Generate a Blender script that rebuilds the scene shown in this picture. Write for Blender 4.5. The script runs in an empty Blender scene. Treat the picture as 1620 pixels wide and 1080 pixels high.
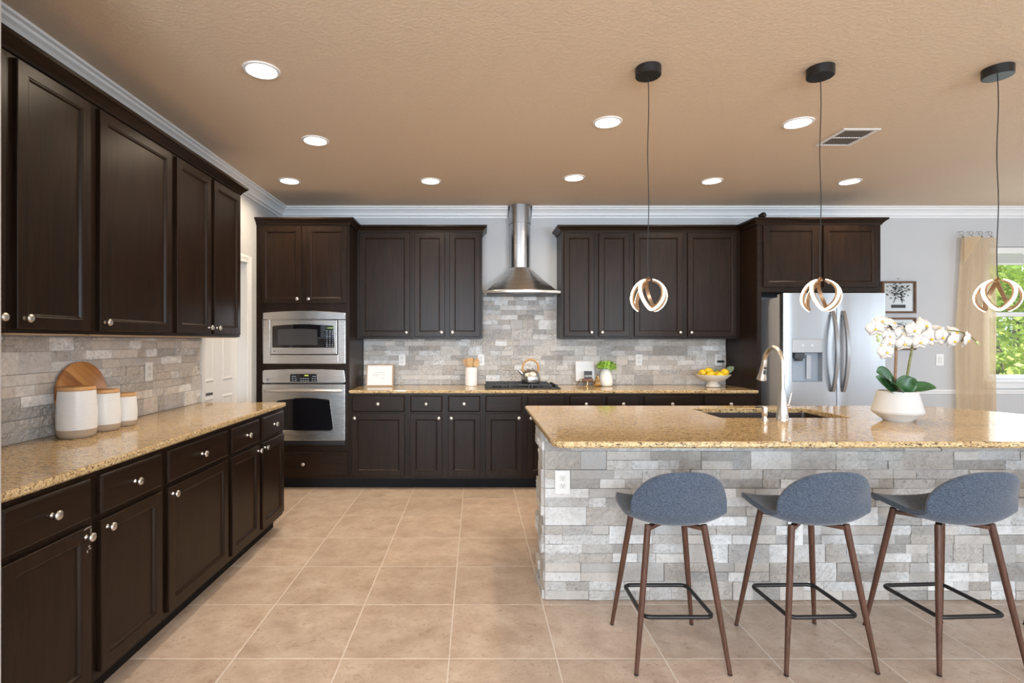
import bpy, bmesh, math, random
from mathutils import Vector, Matrix
from mathutils import noise as noise3
random.seed(7)
PI = math.pi
SC = bpy.context.scene
COL = SC.collection

# ---------------------------------------------------------------- camera
F, VX, HZ, H = 830.0, 753.0, 540.0, 1.36          # focal length px, vanishing point, eye height
cam_data = bpy.data.cameras.new('camera')
cam = bpy.data.objects.new('camera', cam_data); COL.objects.link(cam)
cam_data.sensor_width = 36.0
cam_data.lens = F / 1620.0 * 36.0
cam_data.shift_x = (810.0 - VX) / 1620.0
cam_data.shift_y = 0.0
cam_data.clip_start = 0.05; cam_data.clip_end = 200
cam.location = (0, 0, H); cam.rotation_euler = (PI/2, 0, 0)
SC.camera = cam

# ---------------------------------------------------------------- exposure, world, daylight
SC.view_settings.view_transform = 'Standard'
SC.view_settings.look = 'None'
SC.view_settings.gamma = 1.0
SC.view_settings.use_curve_mapping = False
SC.view_settings.exposure = 0.0
try:
    SC.cycles.use_denoising = True
    SC.cycles.max_bounces = 8
    SC.cycles.diffuse_bounces = 4
    SC.cycles.glossy_bounces = 4
    SC.cycles.transparent_max_bounces = 8
    SC.cycles.sample_clamp_indirect = 4.0
    SC.cycles.caustics_reflective = False
    SC.cycles.caustics_refractive = False
except Exception:
    pass
CEIL = 2.743
W_LEFT, W_BACK, W_RIGHT, W_REAR = -2.02, 5.435, 7.2, -3.6

world = bpy.data.worlds.new('sky'); SC.world = world; world.use_nodes = True
wn = world.node_tree.nodes; wl = world.node_tree.links
wbg = wn['Background']
wbg.inputs['Color'].default_value = (0.82, 0.91, 1.0, 1); wbg.inputs['Strength'].default_value = 2.2

def add_sun(direction, energy, color):
    d = bpy.data.lights.new('sun', 'SUN'); d.energy = energy; d.color = color; d.angle = math.radians(1.5)
    o = bpy.data.objects.new('sun', d); COL.objects.link(o)
    o.rotation_euler = Vector(direction).to_track_quat('-Z', 'Y').to_euler()
    o.location = (3, 3, 9)
add_sun((-0.45, 0.55, -0.8), 9.0, (1.0, 0.95, 0.85))

def add_window_light(name, loc, direction, sx, sy, energy, color):
    d = bpy.data.lights.new(name, 'AREA'); d.shape = 'RECTANGLE'; d.size = sx; d.size_y = sy
    d.energy = energy; d.color = color
    o = bpy.data.objects.new(name, d); COL.objects.link(o)
    o.location = loc; o.rotation_euler = Vector(direction).to_track_quat('-Z', 'Z').to_euler()
DAY = (0.74, 0.87, 1.0)
# daylight entering by the two rear windows, the nearer side window and the window beside the curtain
add_window_light('daylight_rear', (-0.6, W_REAR + 0.06, 1.55), (0, 1, -0.05), 1.8, 1.7, 290, DAY)
add_window_light('daylight_rear', (3.6, W_REAR + 0.06, 1.55), (0, 1, -0.05), 2.2, 1.7, 240, DAY)
add_window_light('side_daylight_and_fill', (W_RIGHT - 0.06, 0.35, 1.5), (-1, 0, -0.05), 0.9, 1.8, 26, DAY)
add_window_light('side_daylight_and_fill', (W_RIGHT - 0.06, 2.6, 1.55), (-1, 0, -0.02), 1.2, 1.8, 16, DAY)  # added fill lamp, no known window; brightens the side wall and its cabinets
add_window_light('daylight_back', (5.8, W_BACK - 0.03, 1.6), (-0.2, -1, -0.15), 0.9, 1.2, 14, DAY)

# ---------------------------------------------------------------- materials
MATS = {}
def newmat(name):
    m = bpy.data.materials.new(name); m.use_nodes = True
    nt = m.node_tree; b = nt.nodes['Principled BSDF']
    return m, nt, b
def N(nt, typ, **kw):
    n = nt.nodes.new(typ)
    for k, v in kw.items(): setattr(n, k, v)
    return n
def math_node(nt, op, a, b=None):
    n = N(nt, 'ShaderNodeMath', operation=op)
    for i, v in enumerate((a, b)):
        if v is None: continue
        if isinstance(v, (int, float)): n.inputs[i].default_value = v
        else: nt.links.new(v, n.inputs[i])
    return n.outputs[0]
def ramp(nt, fac, stops):
    n = N(nt, 'ShaderNodeValToRGB'); cr = n.color_ramp
    cr.elements[0].position = stops[0][0]; cr.elements[0].color = (*stops[0][1], 1)
    cr.elements[1].position = stops[-1][0]; cr.elements[1].color = (*stops[-1][1], 1)
    for p, c in stops[1:-1]:
        e = cr.elements.new(p); e.color = (*c, 1)
    nt.links.new(fac, n.inputs['Fac']); return n.outputs['Color']
def mixc(nt, fac, a, b, blend='MIX'):
    n = N(nt, 'ShaderNodeMix', data_type='RGBA', blend_type=blend)
    if isinstance(fac, (int, float)): n.inputs[0].default_value = fac
    else: nt.links.new(fac, n.inputs[0])
    for i, v in ((6, a), (7, b)):
        if isinstance(v, tuple): n.inputs[i].default_value = (*v, 1) if len(v) == 3 else v
        else: nt.links.new(v, n.inputs[i])
    return n.outputs[2]
def coords(nt, scale=(1, 1, 1), kind='Object'):
    t = N(nt, 'ShaderNodeTexCoord'); mp = N(nt, 'ShaderNodeMapping')
    mp.inputs['Scale'].default_value = scale
    nt.links.new(t.outputs[kind], mp.inputs['Vector']); return mp.outputs['Vector']
def noise(nt, vec, scale, detail=3, rough=0.5, dist=0.0):
    n = N(nt, 'ShaderNodeTexNoise'); nt.links.new(vec, n.inputs['Vector'])
    n.inputs['Scale'].default_value = scale; n.inputs['Detail'].default_value = detail
    n.inputs['Roughness'].default_value = rough; n.inputs['Distortion'].default_value = dist
    return n.outputs['Fac']
def bump(nt, b, height, strength, dist=0.01):
    n = N(nt, 'ShaderNodeBump'); n.inputs['Strength'].default_value = strength if isinstance(strength, (int, float)) else 1
    n.inputs['Distance'].default_value = dist
    if not isinstance(strength, (int, float)): nt.links.new(strength, n.inputs['Strength'])
    nt.links.new(height, n.inputs['Height']); nt.links.new(n.outputs['Normal'], b.inputs['Normal'])

def plain(name, col, rough=0.5, metal=0.0, spec=0.5, coat=0.0, var=0.0, vscale=20, bmp=0.0, bscale=60, bdist=0.004, emit=None, es=0.0, trans=0.0, sub=0.0):
    if name in MATS: return MATS[name]
    m, nt, b = newmat(name)
    b.inputs['Base Color'].default_value = (*col, 1)
    b.inputs['Roughness'].default_value = rough; b.inputs['Metallic'].default_value = metal
    b.inputs['Specular IOR Level'].default_value = spec; b.inputs['Coat Weight'].default_value = coat
    if trans: b.inputs['Transmission Weight'].default_value = trans
    if emit:
        b.inputs['Emission Color'].default_value = (*emit, 1); b.inputs['Emission Strength'].default_value = es
    if var:
        f = noise(nt, coords(nt), vscale, 4)
        lo = tuple(c * (1 - var) for c in col); hi = tuple(min(1, c * (1 + var)) for c in col)
        nt.links.new(ramp(nt, f, [(0.3, lo), (0.7, hi)]), b.inputs['Base Color'])
    if bmp:
        bump(nt, b, noise(nt, coords(nt), bscale, 4), bmp, bdist)
    MATS[name] = m; return m

def wood(name, scale, c1, c2, rough=0.34, strength=0.05, mid=None, spec=0.20):
    if name in MATS: return MATS[name]
    m, nt, b = newmat(name)
    v = coords(nt, scale)
    f = noise(nt, v, 1.0, 6, 0.6, 1.6)
    f2 = noise(nt, coords(nt, tuple(s * 5 for s in scale)), 1.0, 3, 0.5)
    ff = math_node(nt, 'ADD', math_node(nt, 'MULTIPLY', f, 0.75), math_node(nt, 'MULTIPLY', f2, 0.25))
    stops = [(0.32, c1), (0.66, c2)] if mid is None else [(0.3, c1), (0.48, mid), (0.68, c2)]
    nt.links.new(ramp(nt, ff, stops), b.inputs['Base Color'])
    b.inputs['Roughness'].default_value = rough; b.inputs['Specular IOR Level'].default_value = spec
    bump(nt, b, ff, strength, 0.002)
    MATS[name] = m; return m

ESP1, ESP2 = (0.0070, 0.0036, 0.0021), (0.024, 0.0115, 0.0058)
wood_v = wood('espresso_wood_upright', (34, 34, 2.2), ESP1, ESP2)
wood_x = wood('espresso_wood_along_x', (2.2, 34, 34), ESP1, ESP2)
wood_y = wood('espresso_wood_along_y', (34, 2.2, 34), ESP1, ESP2)
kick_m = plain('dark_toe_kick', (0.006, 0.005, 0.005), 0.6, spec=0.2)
maple = wood('unfinished_maple', (3, 30, 30), (0.42, 0.28, 0.15), (0.58, 0.42, 0.25), 0.5)
nickel = plain('brushed_nickel', (0.68, 0.65, 0.61), 0.33, 1.0)
black_m = plain('black_metal', (0.008, 0.008, 0.009), 0.42)
white_paint = plain('white_trim_paint', (0.80, 0.80, 0.80), 0.4, bmp=0.02)
white_plastic = plain('white_plastic', (0.82, 0.82, 0.80), 0.35)
slot_m = plain('dark_slot', (0.03, 0.03, 0.03), 0.5)
ceramic = plain('white_ceramic', (0.82, 0.82, 0.80), 0.18)
black_glass = plain('black_glass', (0.006, 0.006, 0.008), 0.05, coat=0.3)
screen_m = plain('oven_window_mesh', (0.045, 0.045, 0.048), 0.12)
gold = plain('polished_brass', (0.70, 0.50, 0.25), 0.2, 1.0)
wall_m = plain('wall_paint', (0.545, 0.55, 0.56), 0.6, bmp=0.10, bscale=90, bdist=0.003)
paper_m = plain('white_paper', (0.86, 0.87, 0.88), 0.6)

def make_steel(name, col, rough, scale):
    m, nt, b = newmat(name)
    f = noise(nt, coords(nt, scale), 1.0, 3)
    b.inputs['Base Color'].default_value = (*col, 1); b.inputs['Metallic'].default_value = 1.0
    nt.links.new(math_node(nt, 'ADD', math_node(nt, 'MULTIPLY', f, 0.05), rough - 0.025), b.inputs['Roughness'])
    bump(nt, b, f, 0.006, 0.001)
    return m
steel = make_steel('stainless_steel_brushed_across', (0.62, 0.60, 0.58), 0.27, (3, 3, 400))
steel_v = make_steel('stainless_steel_brushed_upright', (0.45, 0.46, 0.475), 0.32, (400, 400, 3))
fridge_side = plain('grey_fridge_side', (0.42, 0.42, 0.44), 0.45, 0.1)

def make_ceiling():
    m, nt, b = newmat('tan_ceiling_paint')
    v = coords(nt)
    f = noise(nt, v, 55, 3, 0.6)
    b.inputs['Base Color'].default_value = (0.70, 0.555, 0.41, 1)
    b.inputs['Roughness'].default_value = 0.75
    bump(nt, b, ramp(nt, f, [(0.42, (0, 0, 0)), (0.6, (1, 1, 1))]), 0.22, 0.004)
    return m
ceiling_m = make_ceiling()

TILE, TX, TY = 0.461, -0.115, 2.2477
def make_floor():
    m, nt, b = newmat('terracotta_floor_tile')
    t = N(nt, 'ShaderNodeTexCoord'); s = N(nt, 'ShaderNodeSeparateXYZ')
    nt.links.new(t.outputs['Object'], s.inputs[0])
    x = math_node(nt, 'SUBTRACT', s.outputs[0], TX); y = math_node(nt, 'SUBTRACT', s.outputs[1], TY)
    dx = math_node(nt, 'PINGPONG', x, TILE / 2); dy = math_node(nt, 'PINGPONG', y, TILE / 2)
    d = math_node(nt, 'MINIMUM', dx, dy)
    grout = math_node(nt, 'LESS_THAN', d, 0.0030)
    ix = math_node(nt, 'FLOOR', math_node(nt, 'DIVIDE', x, TILE)); iy = math_node(nt, 'FLOOR', math_node(nt, 'DIVIDE', y, TILE))
    cb = N(nt, 'ShaderNodeCombineXYZ'); nt.links.new(ix, cb.inputs[0]); nt.links.new(iy, cb.inputs[1])
    w = N(nt, 'ShaderNodeTexWhiteNoise', noise_dimensions='2D'); nt.links.new(cb.outputs[0], w.inputs['Vector'])
    # shift the mottling per tile
    sc = N(nt, 'ShaderNodeVectorMath', operation='SCALE'); sc.inputs['Scale'].default_value = 9.0
    nt.links.new(w.outputs['Color'], sc.inputs[0])
    ad = N(nt, 'ShaderNodeVectorMath', operation='ADD'); nt.links.new(t.outputs['Object'], ad.inputs[0]); nt.links.new(sc.outputs[0], ad.inputs[1])
    n1 = noise(nt, ad.outputs[0], 7, 6, 0.65)
    mp = N(nt, 'ShaderNodeMapping'); mp.inputs['Scale'].default_value = (1, 1.5, 1); nt.links.new(ad.outputs[0], mp.inputs[0])
    n2 = noise(nt, mp.outputs[0], 34, 7, 0.75, 1.2)
    c = ramp(nt, n1, [(0.30, (0.42, 0.31, 0.235)), (0.5, (0.53, 0.41, 0.325)), (0.72, (0.63, 0.52, 0.425))])
    c = mixc(nt, ramp(nt, n2, [(0.33, (0.75, 0.75, 0.75)), (0.46, (0, 0, 0))]), c, (0.26, 0.16, 0.10))
    tone = math_node(nt, 'ADD', math_node(nt, 'MULTIPLY', w.outputs['Value'], 0.12), 0.94)
    hsv = N(nt, 'ShaderNodeHueSaturation'); nt.links.new(c, hsv.inputs['Color']); nt.links.new(tone, hsv.inputs['Value'])
    col = mixc(nt, grout, hsv.outputs[0], (0.70, 0.62, 0.55))
    nt.links.new(col, b.inputs['Base Color'])
    nt.links.new(math_node(nt, 'ADD', math_node(nt, 'MULTIPLY', n2, 0.15), 0.30), b.inputs['Roughness'])
    edge = N(nt, 'ShaderNodeMapRange'); nt.links.new(d, edge.inputs[0]); edge.inputs[1].default_value = 0.002; edge.inputs[2].default_value = 0.008
    hgt = math_node(nt, 'ADD', edge.outputs[0], math_node(nt, 'MULTIPLY', n2, 0.25))
    bump(nt, b, hgt, 0.35, 0.003)
    return m
floor_m = make_floor()

def make_granite():
    m, nt, b = newmat('gold_granite')
    v = coords(nt, (0.8, 2.2, 1.6))
    n1 = noise(nt, v, 30, 6, 0.65, 0.5)
    n2 = noise(nt, v, 62, 4, 0.65, 0.4)
    n3 = noise(nt, v, 9, 3, 0.5)
    n4 = noise(nt, v, 130, 3, 0.6)
    c = ramp(nt, n1, [(0.30, (0.42, 0.26, 0.11)), (0.43, (0.62, 0.43, 0.21)), (0.58, (0.72, 0.54, 0.30)), (0.75, (0.78, 0.67, 0.47))])
    c = mixc(nt, ramp(nt, n2, [(0.54, (0, 0, 0)), (0.62, (0.6, 0.6, 0.6))]), c, (0.45, 0.33, 0.20))
    c = mixc(nt, ramp(nt, n2, [(0.395, (1, 1, 1)), (0.455, (0, 0, 0))]), c, (0.085, 0.052, 0.034))
    c = mixc(nt, ramp(nt, n4, [(0.38, (0.9, 0.9, 0.9)), (0.45, (0, 0, 0))]), c, (0.10, 0.065, 0.045))
    c = mixc(nt, ramp(nt, n3, [(0.5, (0, 0, 0)), (0.7, (0.25, 0.25, 0.25))]), c, (0.42, 0.28, 0.14))
    nt.links.new(c, b.inputs['Base Color'])
    b.inputs['Roughness'].default_value = 0.09
    b.inputs['Specular IOR Level'].default_value = 0.6
    return m
granite = make_granite()

def make_stone():
    m, nt, b = newmat('stacked_travertine')
    at = N(nt, 'ShaderNodeAttribute', attribute_name='tone')
    v = coords(nt)
    n1 = noise(nt, v, 22, 6, 0.7, 0.4)
    n2 = noise(nt, v, 70, 5, 0.7, 0.8)
    c = mixc(nt, math_node(nt, 'MULTIPLY', ramp(nt, n1, [(0.35, (1, 1, 1)), (0.6, (0, 0, 0))]), 0.38), at.outputs['Color'], (0.36, 0.32, 0.28))
    c = mixc(nt, ramp(nt, n2, [(0.34, (0.5, 0.5, 0.5)), (0.47, (0, 0, 0))]), c, (0.27, 0.24, 0.215))  # dark pits: small shadows of the rough face painted into the colour
    nt.links.new(c, b.inputs['Base Color']); b.inputs['Roughness'].default_value = 0.62
    h = math_node(nt, 'ADD', n1, math_node(nt, 'MULTIPLY', n2, 0.5))
    bump(nt, b, h, at.outputs['Alpha'], 0.030)
    return m
stone_m = make_stone()

def make_fabric(name, c1, c2):
    m, nt, b = newmat(name)
    a = noise(nt, coords(nt, (1, 1, 4)), 110, 3); d = noise(nt, coords(nt, (4, 4, 1)), 110, 3)
    f = math_node(nt, 'MULTIPLY', math_node(nt, 'ADD', a, d), 0.5)
    nt.links.new(ramp(nt, f, [(0.38, c1), (0.62, c2)]), b.inputs['Base Color'])
    b.inputs['Roughness'].default_value = 0.9; b.inputs['Specular IOR Level'].default_value = 0.2
    b.inputs['Sheen Weight'].default_value = 0.25
    bump(nt, b, f, 0.35, 0.0015)
    return m
stool_fabric = make_fabric('blue_grey_fabric', (0.026, 0.037, 0.058), (0.105, 0.130, 0.172))
leg_wood = wood('walnut_metal_leg', (60, 60, 3), (0.055, 0.026, 0.017), (0.125, 0.058, 0.038), 0.35)

def make_curtain():
    m, nt, b = newmat('tan_sheer_linen')
    nt.nodes.remove(b); out = nt.nodes['Material Output']
    f = noise(nt, coords(nt, (40, 40, 4)), 6, 4)
    c = ramp(nt, f, [(0.25, (0.78, 0.59, 0.39)), (0.75, (0.86, 0.68, 0.47))])
    d = N(nt, 'ShaderNodeBsdfDiffuse'); nt.links.new(c, d.inputs[0])
    t = N(nt, 'ShaderNodeBsdfTranslucent'); nt.links.new(c, t.inputs[0])
    tr = N(nt, 'ShaderNodeBsdfTransparent')
    m1 = N(nt, 'ShaderNodeMixShader'); m1.inputs[0].default_value = 0.5
    nt.links.new(d.outputs[0], m1.inputs[1]); nt.links.new(t.outputs[0], m1.inputs[2])
    m2 = N(nt, 'ShaderNodeMixShader'); m2.inputs[0].default_value = 0.28
    nt.links.new(m1.outputs[0], m2.inputs[1]); nt.links.new(tr.outputs[0], m2.inputs[2])
    nt.links.new(m2.outputs[0], out.inputs[0]); return m
curtain_m = make_curtain()

def make_glass():
    m, nt, b = newmat('window_glass')
    nt.nodes.remove(b); out = nt.nodes['Material Output']
    tr = N(nt, 'ShaderNodeBsdfTransparent'); gl = N(nt, 'ShaderNodeBsdfGlossy'); gl.inputs['Roughness'].default_value = 0.02
    mx = N(nt, 'ShaderNodeMixShader'); mx.inputs[0].default_value = 0.06
    nt.links.new(tr.outputs[0], mx.inputs[1]); nt.links.new(gl.outputs[0], mx.inputs[2]); nt.links.new(mx.outputs[0], out.inputs[0])
    return m
glass_m = make_glass()

def leafy(name, c1, c2, scale=30, rough=0.5, transl=0.3):
    if name in MATS: return MATS[name]
    m, nt, b = newmat(name); out = nt.nodes['Material Output']
    c = ramp(nt, noise(nt, coords(nt), scale, 3), [(0.32, c1), (0.68, c2)])
    nt.links.new(c, b.inputs['Base Color']); b.inputs['Roughness'].default_value = rough
    t = N(nt, 'ShaderNodeBsdfTranslucent'); nt.links.new(c, t.inputs[0])
    mx = N(nt, 'ShaderNodeMixShader'); mx.inputs[0].default_value = transl
    nt.links.new(b.outputs[0], mx.inputs[1]); nt.links.new(t.outputs[0], mx.inputs[2]); nt.links.new(mx.outputs[0], out.inputs[0])
    MATS[name] = m; return m

def emission(name, col, strength):
    return plain(name, (0.9, 0.9, 0.9) if strength > 2 else (0.02, 0.02, 0.02), 0.5, emit=col, es=strength)
lamp_glow = emission('lit_lamp_diffuser', (1.0, 0.90, 0.74), 14)
led_glow = emission('lit_led_strip', (1.0, 0.80, 0.55), 9)

# ---------------------------------------------------------------- mesh helpers
class MB:
    def __init__(s): s.bm = bmesh.new()
    def box(s, x0, x1, y0, y1, z0, z1, M=None):
        if x0 > x1: x0, x1 = x1, x0
        if y0 > y1: y0, y1 = y1, y0
        if z0 > z1: z0, z1 = z1, z0
        c = [(x0,y0,z0),(x1,y0,z0),(x1,y1,z0),(x0,y1,z0),(x0,y0,z1),(x1,y0,z1),(x1,y1,z1),(x0,y1,z1)]
        v = [s.bm.verts.new(M @ Vector(p) if M else p) for p in c]
        return [s.bm.faces.new([v[i] for i in q]) for q in ((3,2,1,0),(4,5,6,7),(0,1,5,4),(1,2,6,5),(2,3,7,6),(3,0,4,7))]
    def rings(s, rings, cap0=True, cap1=True, closed=True):
        R = [[s.bm.verts.new(p) for p in r] for r in rings]
        n = len(R[0])
        for a, b in zip(R, R[1:]):
            for i in range(n if closed else n - 1):
                j = (i + 1) % n
                s.bm.faces.new((a[i], a[j], b[j], b[i]))
        if cap0: s.bm.faces.new(list(reversed(R[0])))
        if cap1: s.bm.faces.new(R[-1])
        return R
    def lathe(s, prof, seg=32, center=(0,0,0), M=None, cap0=True, cap1=True, sx=1, sy=1, mod=None):
        rr = []
        for r, z in prof:
            ring = []
            for i in range(seg):
                a = 2*PI*i/seg
                k = mod(a, z) if mod else 1
                p = Vector((center[0] + r*k*sx*math.cos(a), center[1] + r*k*sy*math.sin(a), center[2] + z))
                ring.append(M @ p if M else p)
            rr.append(ring)
        s.rings(rr, cap0, cap1)
    def tube(s, pts, r, seg=10, closed=False, caps=True):
        pts = [Vector(p) for p in pts]; n = len(pts)
        rad = r if isinstance(r, (list, tuple)) else [r]*n
        T = []
        for i in range(n):
            if closed: d = pts[(i+1)%n] - pts[i-1]
            else: d = pts[min(i+1,n-1)] - pts[max(i-1,0)]
            T.append(d.normalized())
        up = Vector((0,0,1)) if abs(T[0].z) < 0.9 else Vector((1,0,0))
        u = T[0].cross(up).normalized(); rr = []
        for i in range(n):
            u = (u - T[i]*u.dot(T[i])).normalized(); w = T[i].cross(u)
            rr.append([pts[i] + (u*math.cos(2*PI*k/seg) + w*math.sin(2*PI*k/seg))*rad[i] for k in range(seg)])
        if closed:
            R = [[s.bm.verts.new(p) for p in q] for q in rr]
            # best rotation for the seam
            best = min(range(seg), key=lambda o: (R[-1][0].co - R[0][o].co).length)
            for a in range(n):
                A = R[a]; B = R[(a+1)%n]; off = best if a == n-1 else 0
                for k in range(seg):
                    s.bm.faces.new((A[k], A[(k+1)%seg], B[(k+1+off)%seg], B[(k+off)%seg]))
        else: s.rings(rr, caps, caps)
    def prism(s, poly, fn, a, b):
        """poly 2D points, fn(p, t) -> 3D"""
        s.rings([[fn(p, a) for p in poly], [fn(p, b) for p in poly]])
    def quad(s, a, b, c, d): return s.bm.faces.new([s.bm.verts.new(p) for p in (a, b, c, d)])
    def grid(s, fn, nu, nv):
        V = [[s.bm.verts.new(fn(i/nu, j/nv)) for i in range(nu+1)] for j in range(nv+1)]
        for j in range(nv):
            for i in range(nu):
                s.bm.faces.new((V[j][i], V[j][i+1], V[j+1][i+1], V[j+1][i]))
        return V
    def build(s, name, mat, parent=None, bevel=0.0, smooth=False, solid=0.0, subsurf=0, bseg=2, angle=35):
        bm = s.bm
        off = root_loc(parent)
        if off.length: bmesh.ops.translate(bm, verts=bm.verts, vec=-off)
        bmesh.ops.recalc_face_normals(bm, faces=bm.faces)
        me = bpy.data.meshes.new(name); bm.to_mesh(me); bm.free()
        o = bpy.data.objects.new(name, me); COL.objects.link(o)
        if mat: me.materials.append(mat)
        if parent: o.parent = parent
        if smooth:
            for p in me.polygons: p.use_smooth = True
            try: me.set_sharp_from_angle(angle=math.radians(angle))
            except Exception: pass
        if solid:
            md = o.modifiers.new('thickness', 'SOLIDIFY'); md.thickness = solid; md.offset = 0
        if subsurf:
            md = o.modifiers.new('smooth', 'SUBSURF'); md.levels = subsurf; md.render_levels = subsurf
        if bevel:
            md = o.modifiers.new('edge', 'BEVEL'); md.width = bevel; md.segments = bseg; md.limit_method = 'ANGLE'; md.angle_limit = math.radians(40)
        return o
def root_loc(o):
    v = Vector((0,0,0))
    while o is not None:
        v += o.location; o = o.parent
    return v
def tag(o, label=None, cat=None, group=None, kind=None):
    if label: o['label'] = label
    if cat: o['category'] = cat
    if group: o['group'] = group
    if kind: o['kind'] = kind
    return o
def thing(name, label, cat, loc=(0,0,0), group=None):
    o = bpy.data.objects.new(name, None); o.empty_display_size = 0.1; COL.objects.link(o); o.location = loc
    return tag(o, label, cat, group)
def copy_tree(o, parent=None):
    c = o.copy(); COL.objects.link(c)
    if parent: c.parent = parent
    for ch in list(o.children): copy_tree(ch, c)
    return c
def struct(o, label=None, cat=None): return tag(o, label, cat, None, 'structure')
def bez(p0, p1, p2, p3, n):
    p0, p1, p2, p3 = map(Vector, (p0, p1, p2, p3)); out = []
    for i in range(n+1):
        t = i/n; q = 1-t
        out.append(p0*q**3 + p1*3*q*q*t + p2*3*q*t*t + p3*t**3)
    return out
def catmull(P, n):
    P = [Vector(p) for p in P]; P = [P[0]*2-P[1]] + P + [P[-1]*2-P[-2]]; out = []
    for i in range(1, len(P)-2):
        for k in range(n):
            t = k/n; a, b, c, d = P[i-1], P[i], P[i+1], P[i+2]
            out.append(0.5*((2*b) + (c-a)*t + (2*a-5*b+4*c-d)*t*t + (3*b-a-3*c+d)*t**3))
    out.append(P[-2]); return out
def at(px, py, D): return Vector(((px - VX)*D/F, D, H - (py - HZ)*D/F))    # a point of the photo at depth D, used to lay things out

# ---------------------------------------------------------------- room shell
m = MB(); m.box(W_LEFT-0.6, W_RIGHT+0.12, W_REAR-0.12, W_BACK+0.12, -0.06, 0)
struct(m.build('floor', floor_m), 'large square tan ceramic tiles across the kitchen floor', 'floor')
m = MB(); m.box(W_LEFT-0.6, W_RIGHT+0.12, W_REAR-0.12, W_BACK+0.12, CEIL, CEIL+0.1)
struct(m.build('ceiling', ceiling_m), 'tan textured ceiling with recessed lights', 'ceiling')
WX0, WX1, WZ0, WZ1 = 5.305, 6.25, 0.965, 2.34
m = MB()
m.box(W_LEFT-0.12, WX0, W_BACK, W_BACK+0.12, 0, CEIL); m.box(WX1, W_RIGHT+0.12, W_BACK, W_BACK+0.12, 0, CEIL)
m.box(WX0, WX1, W_BACK, W_BACK+0.12, 0, WZ0); m.box(WX0, WX1, W_BACK, W_BACK+0.12, WZ1, CEIL)
struct(m.build('wall_back', wall_m), 'white back wall behind the range hood and refrigerator', 'wall')
DY0, DY1, DZ = 3.905, 4.62, 2.045
m = MB()
m.box(W_LEFT-0.12, W_LEFT, W_REAR, DY0, 0, CEIL); m.box(W_LEFT-0.12, W_LEFT, DY1, W_BACK, 0, CEIL)
m.box(W_LEFT-0.12, W_LEFT, DY0, DY1, DZ, CEIL)
struct(m.build('wall_left', wall_m), 'white side wall behind the long counter run', 'wall')
m = MB(); m.box(W_LEFT, -1.3645, 1.30, 1.515, 0, CEIL)
struct(m.build('wall_return', wall_m, bevel=0.012), 'white wall end beside the nearest side cabinet', 'wall')
def wall_with_hole(name, fn, a0, a1, holes):
    m = MB(); xs = a0
    for h0, h1, z0, z1 in holes:
        m.box(*fn(xs, h0), 0, CEIL); m.box(*fn(h0, h1), 0, z0); m.box(*fn(h0, h1), z1, CEIL); xs = h1
    m.box(*fn(xs, a1), 0, CEIL)
    return struct(m.build(name, wall_m))
wall_with_hole('wall_front', lambda a, b: (a, b, W_REAR-0.12, W_REAR), W_LEFT-0.12, W_RIGHT+0.12, [(-1.5, 0.3, 0.7, 2.4), (2.5, 4.7, 0.7, 2.4)])
wall_with_hole('wall_right', lambda a, b: (W_RIGHT, W_RIGHT+0.12, a, b), W_REAR, W_BACK+0.12, [(-0.1, 0.8, 0.6, 2.4), (2.0, 3.2, 0.6, 2.4)])  # farther opening added to go with the side fill lamp

def sweep(m, path, prof):
    """path: XY points; the moulding stands out on the right-hand side of the path; prof: (out, z)"""
    P = [Vector((x, y)) for x, y in path]; rr = []
    for i, p in enumerate(P):
        ns = []
        if i > 0: d = (p - P[i-1]).normalized(); ns.append(Vector((d.y, -d.x)))
        if i < len(P)-1: d = (P[i+1] - p).normalized(); ns.append(Vector((d.y, -d.x)))
        n = ns[0] if len(ns) == 1 else (ns[0]+ns[1]) / (1 + ns[0].dot(ns[1]))
        rr.append([Vector((p.x + n.x*o, p.y + n.y*o, z)) for o, z in prof])
    m.rings(rr)
CR = [(0, CEIL-0.108), (0.012, CEIL-0.108), (0.014, CEIL-0.092), (0.030, CEIL-0.084), (0.036, CEIL-0.062), (0.054, CEIL-0.040),
      (0.072, CEIL-0.030), (0.076, CEIL-0.018), (0.092, CEIL-0.014), (0.092, CEIL), (0, CEIL)]
HX, HR = 0.449, 0.12
m = MB(); sweep(m, [(W_LEFT, 1.515), (W_LEFT, W_BACK), (HX-HR-0.004, W_BACK)], CR)
struct(m.build('trim_1', white_paint), 'white crown moulding above the side cabinets and oven', 'crown moulding')
m = MB(); sweep(m, [(HX+HR+0.004, W_BACK), (W_RIGHT, W_BACK)], CR)
struct(m.build('trim_2', white_paint), 'white crown moulding from the hood chimney past the refrigerator', 'crown moulding')
m = MB(); sweep(m, [(3.74, W_BACK), (W_RIGHT, W_BACK)], [(0, 0.815), (0.012, 0.82), (0.012, 0.835), (0.02, 0.845), (0.02, 0.862), (0, 0.866)])
struct(m.build('trim_3', white_paint), 'white chair rail below the framed pictures', 'chair rail')
m = MB(); sweep(m, [(3.74, W_BACK), (W_RIGHT, W_BACK)], [(0, 0), (0.014, 0), (0.014, 0.12), (0.006, 0.135), (0, 0.135)])
struct(m.build('baseboard_back', white_paint), 'white baseboard below the window wall', 'baseboard')

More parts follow.
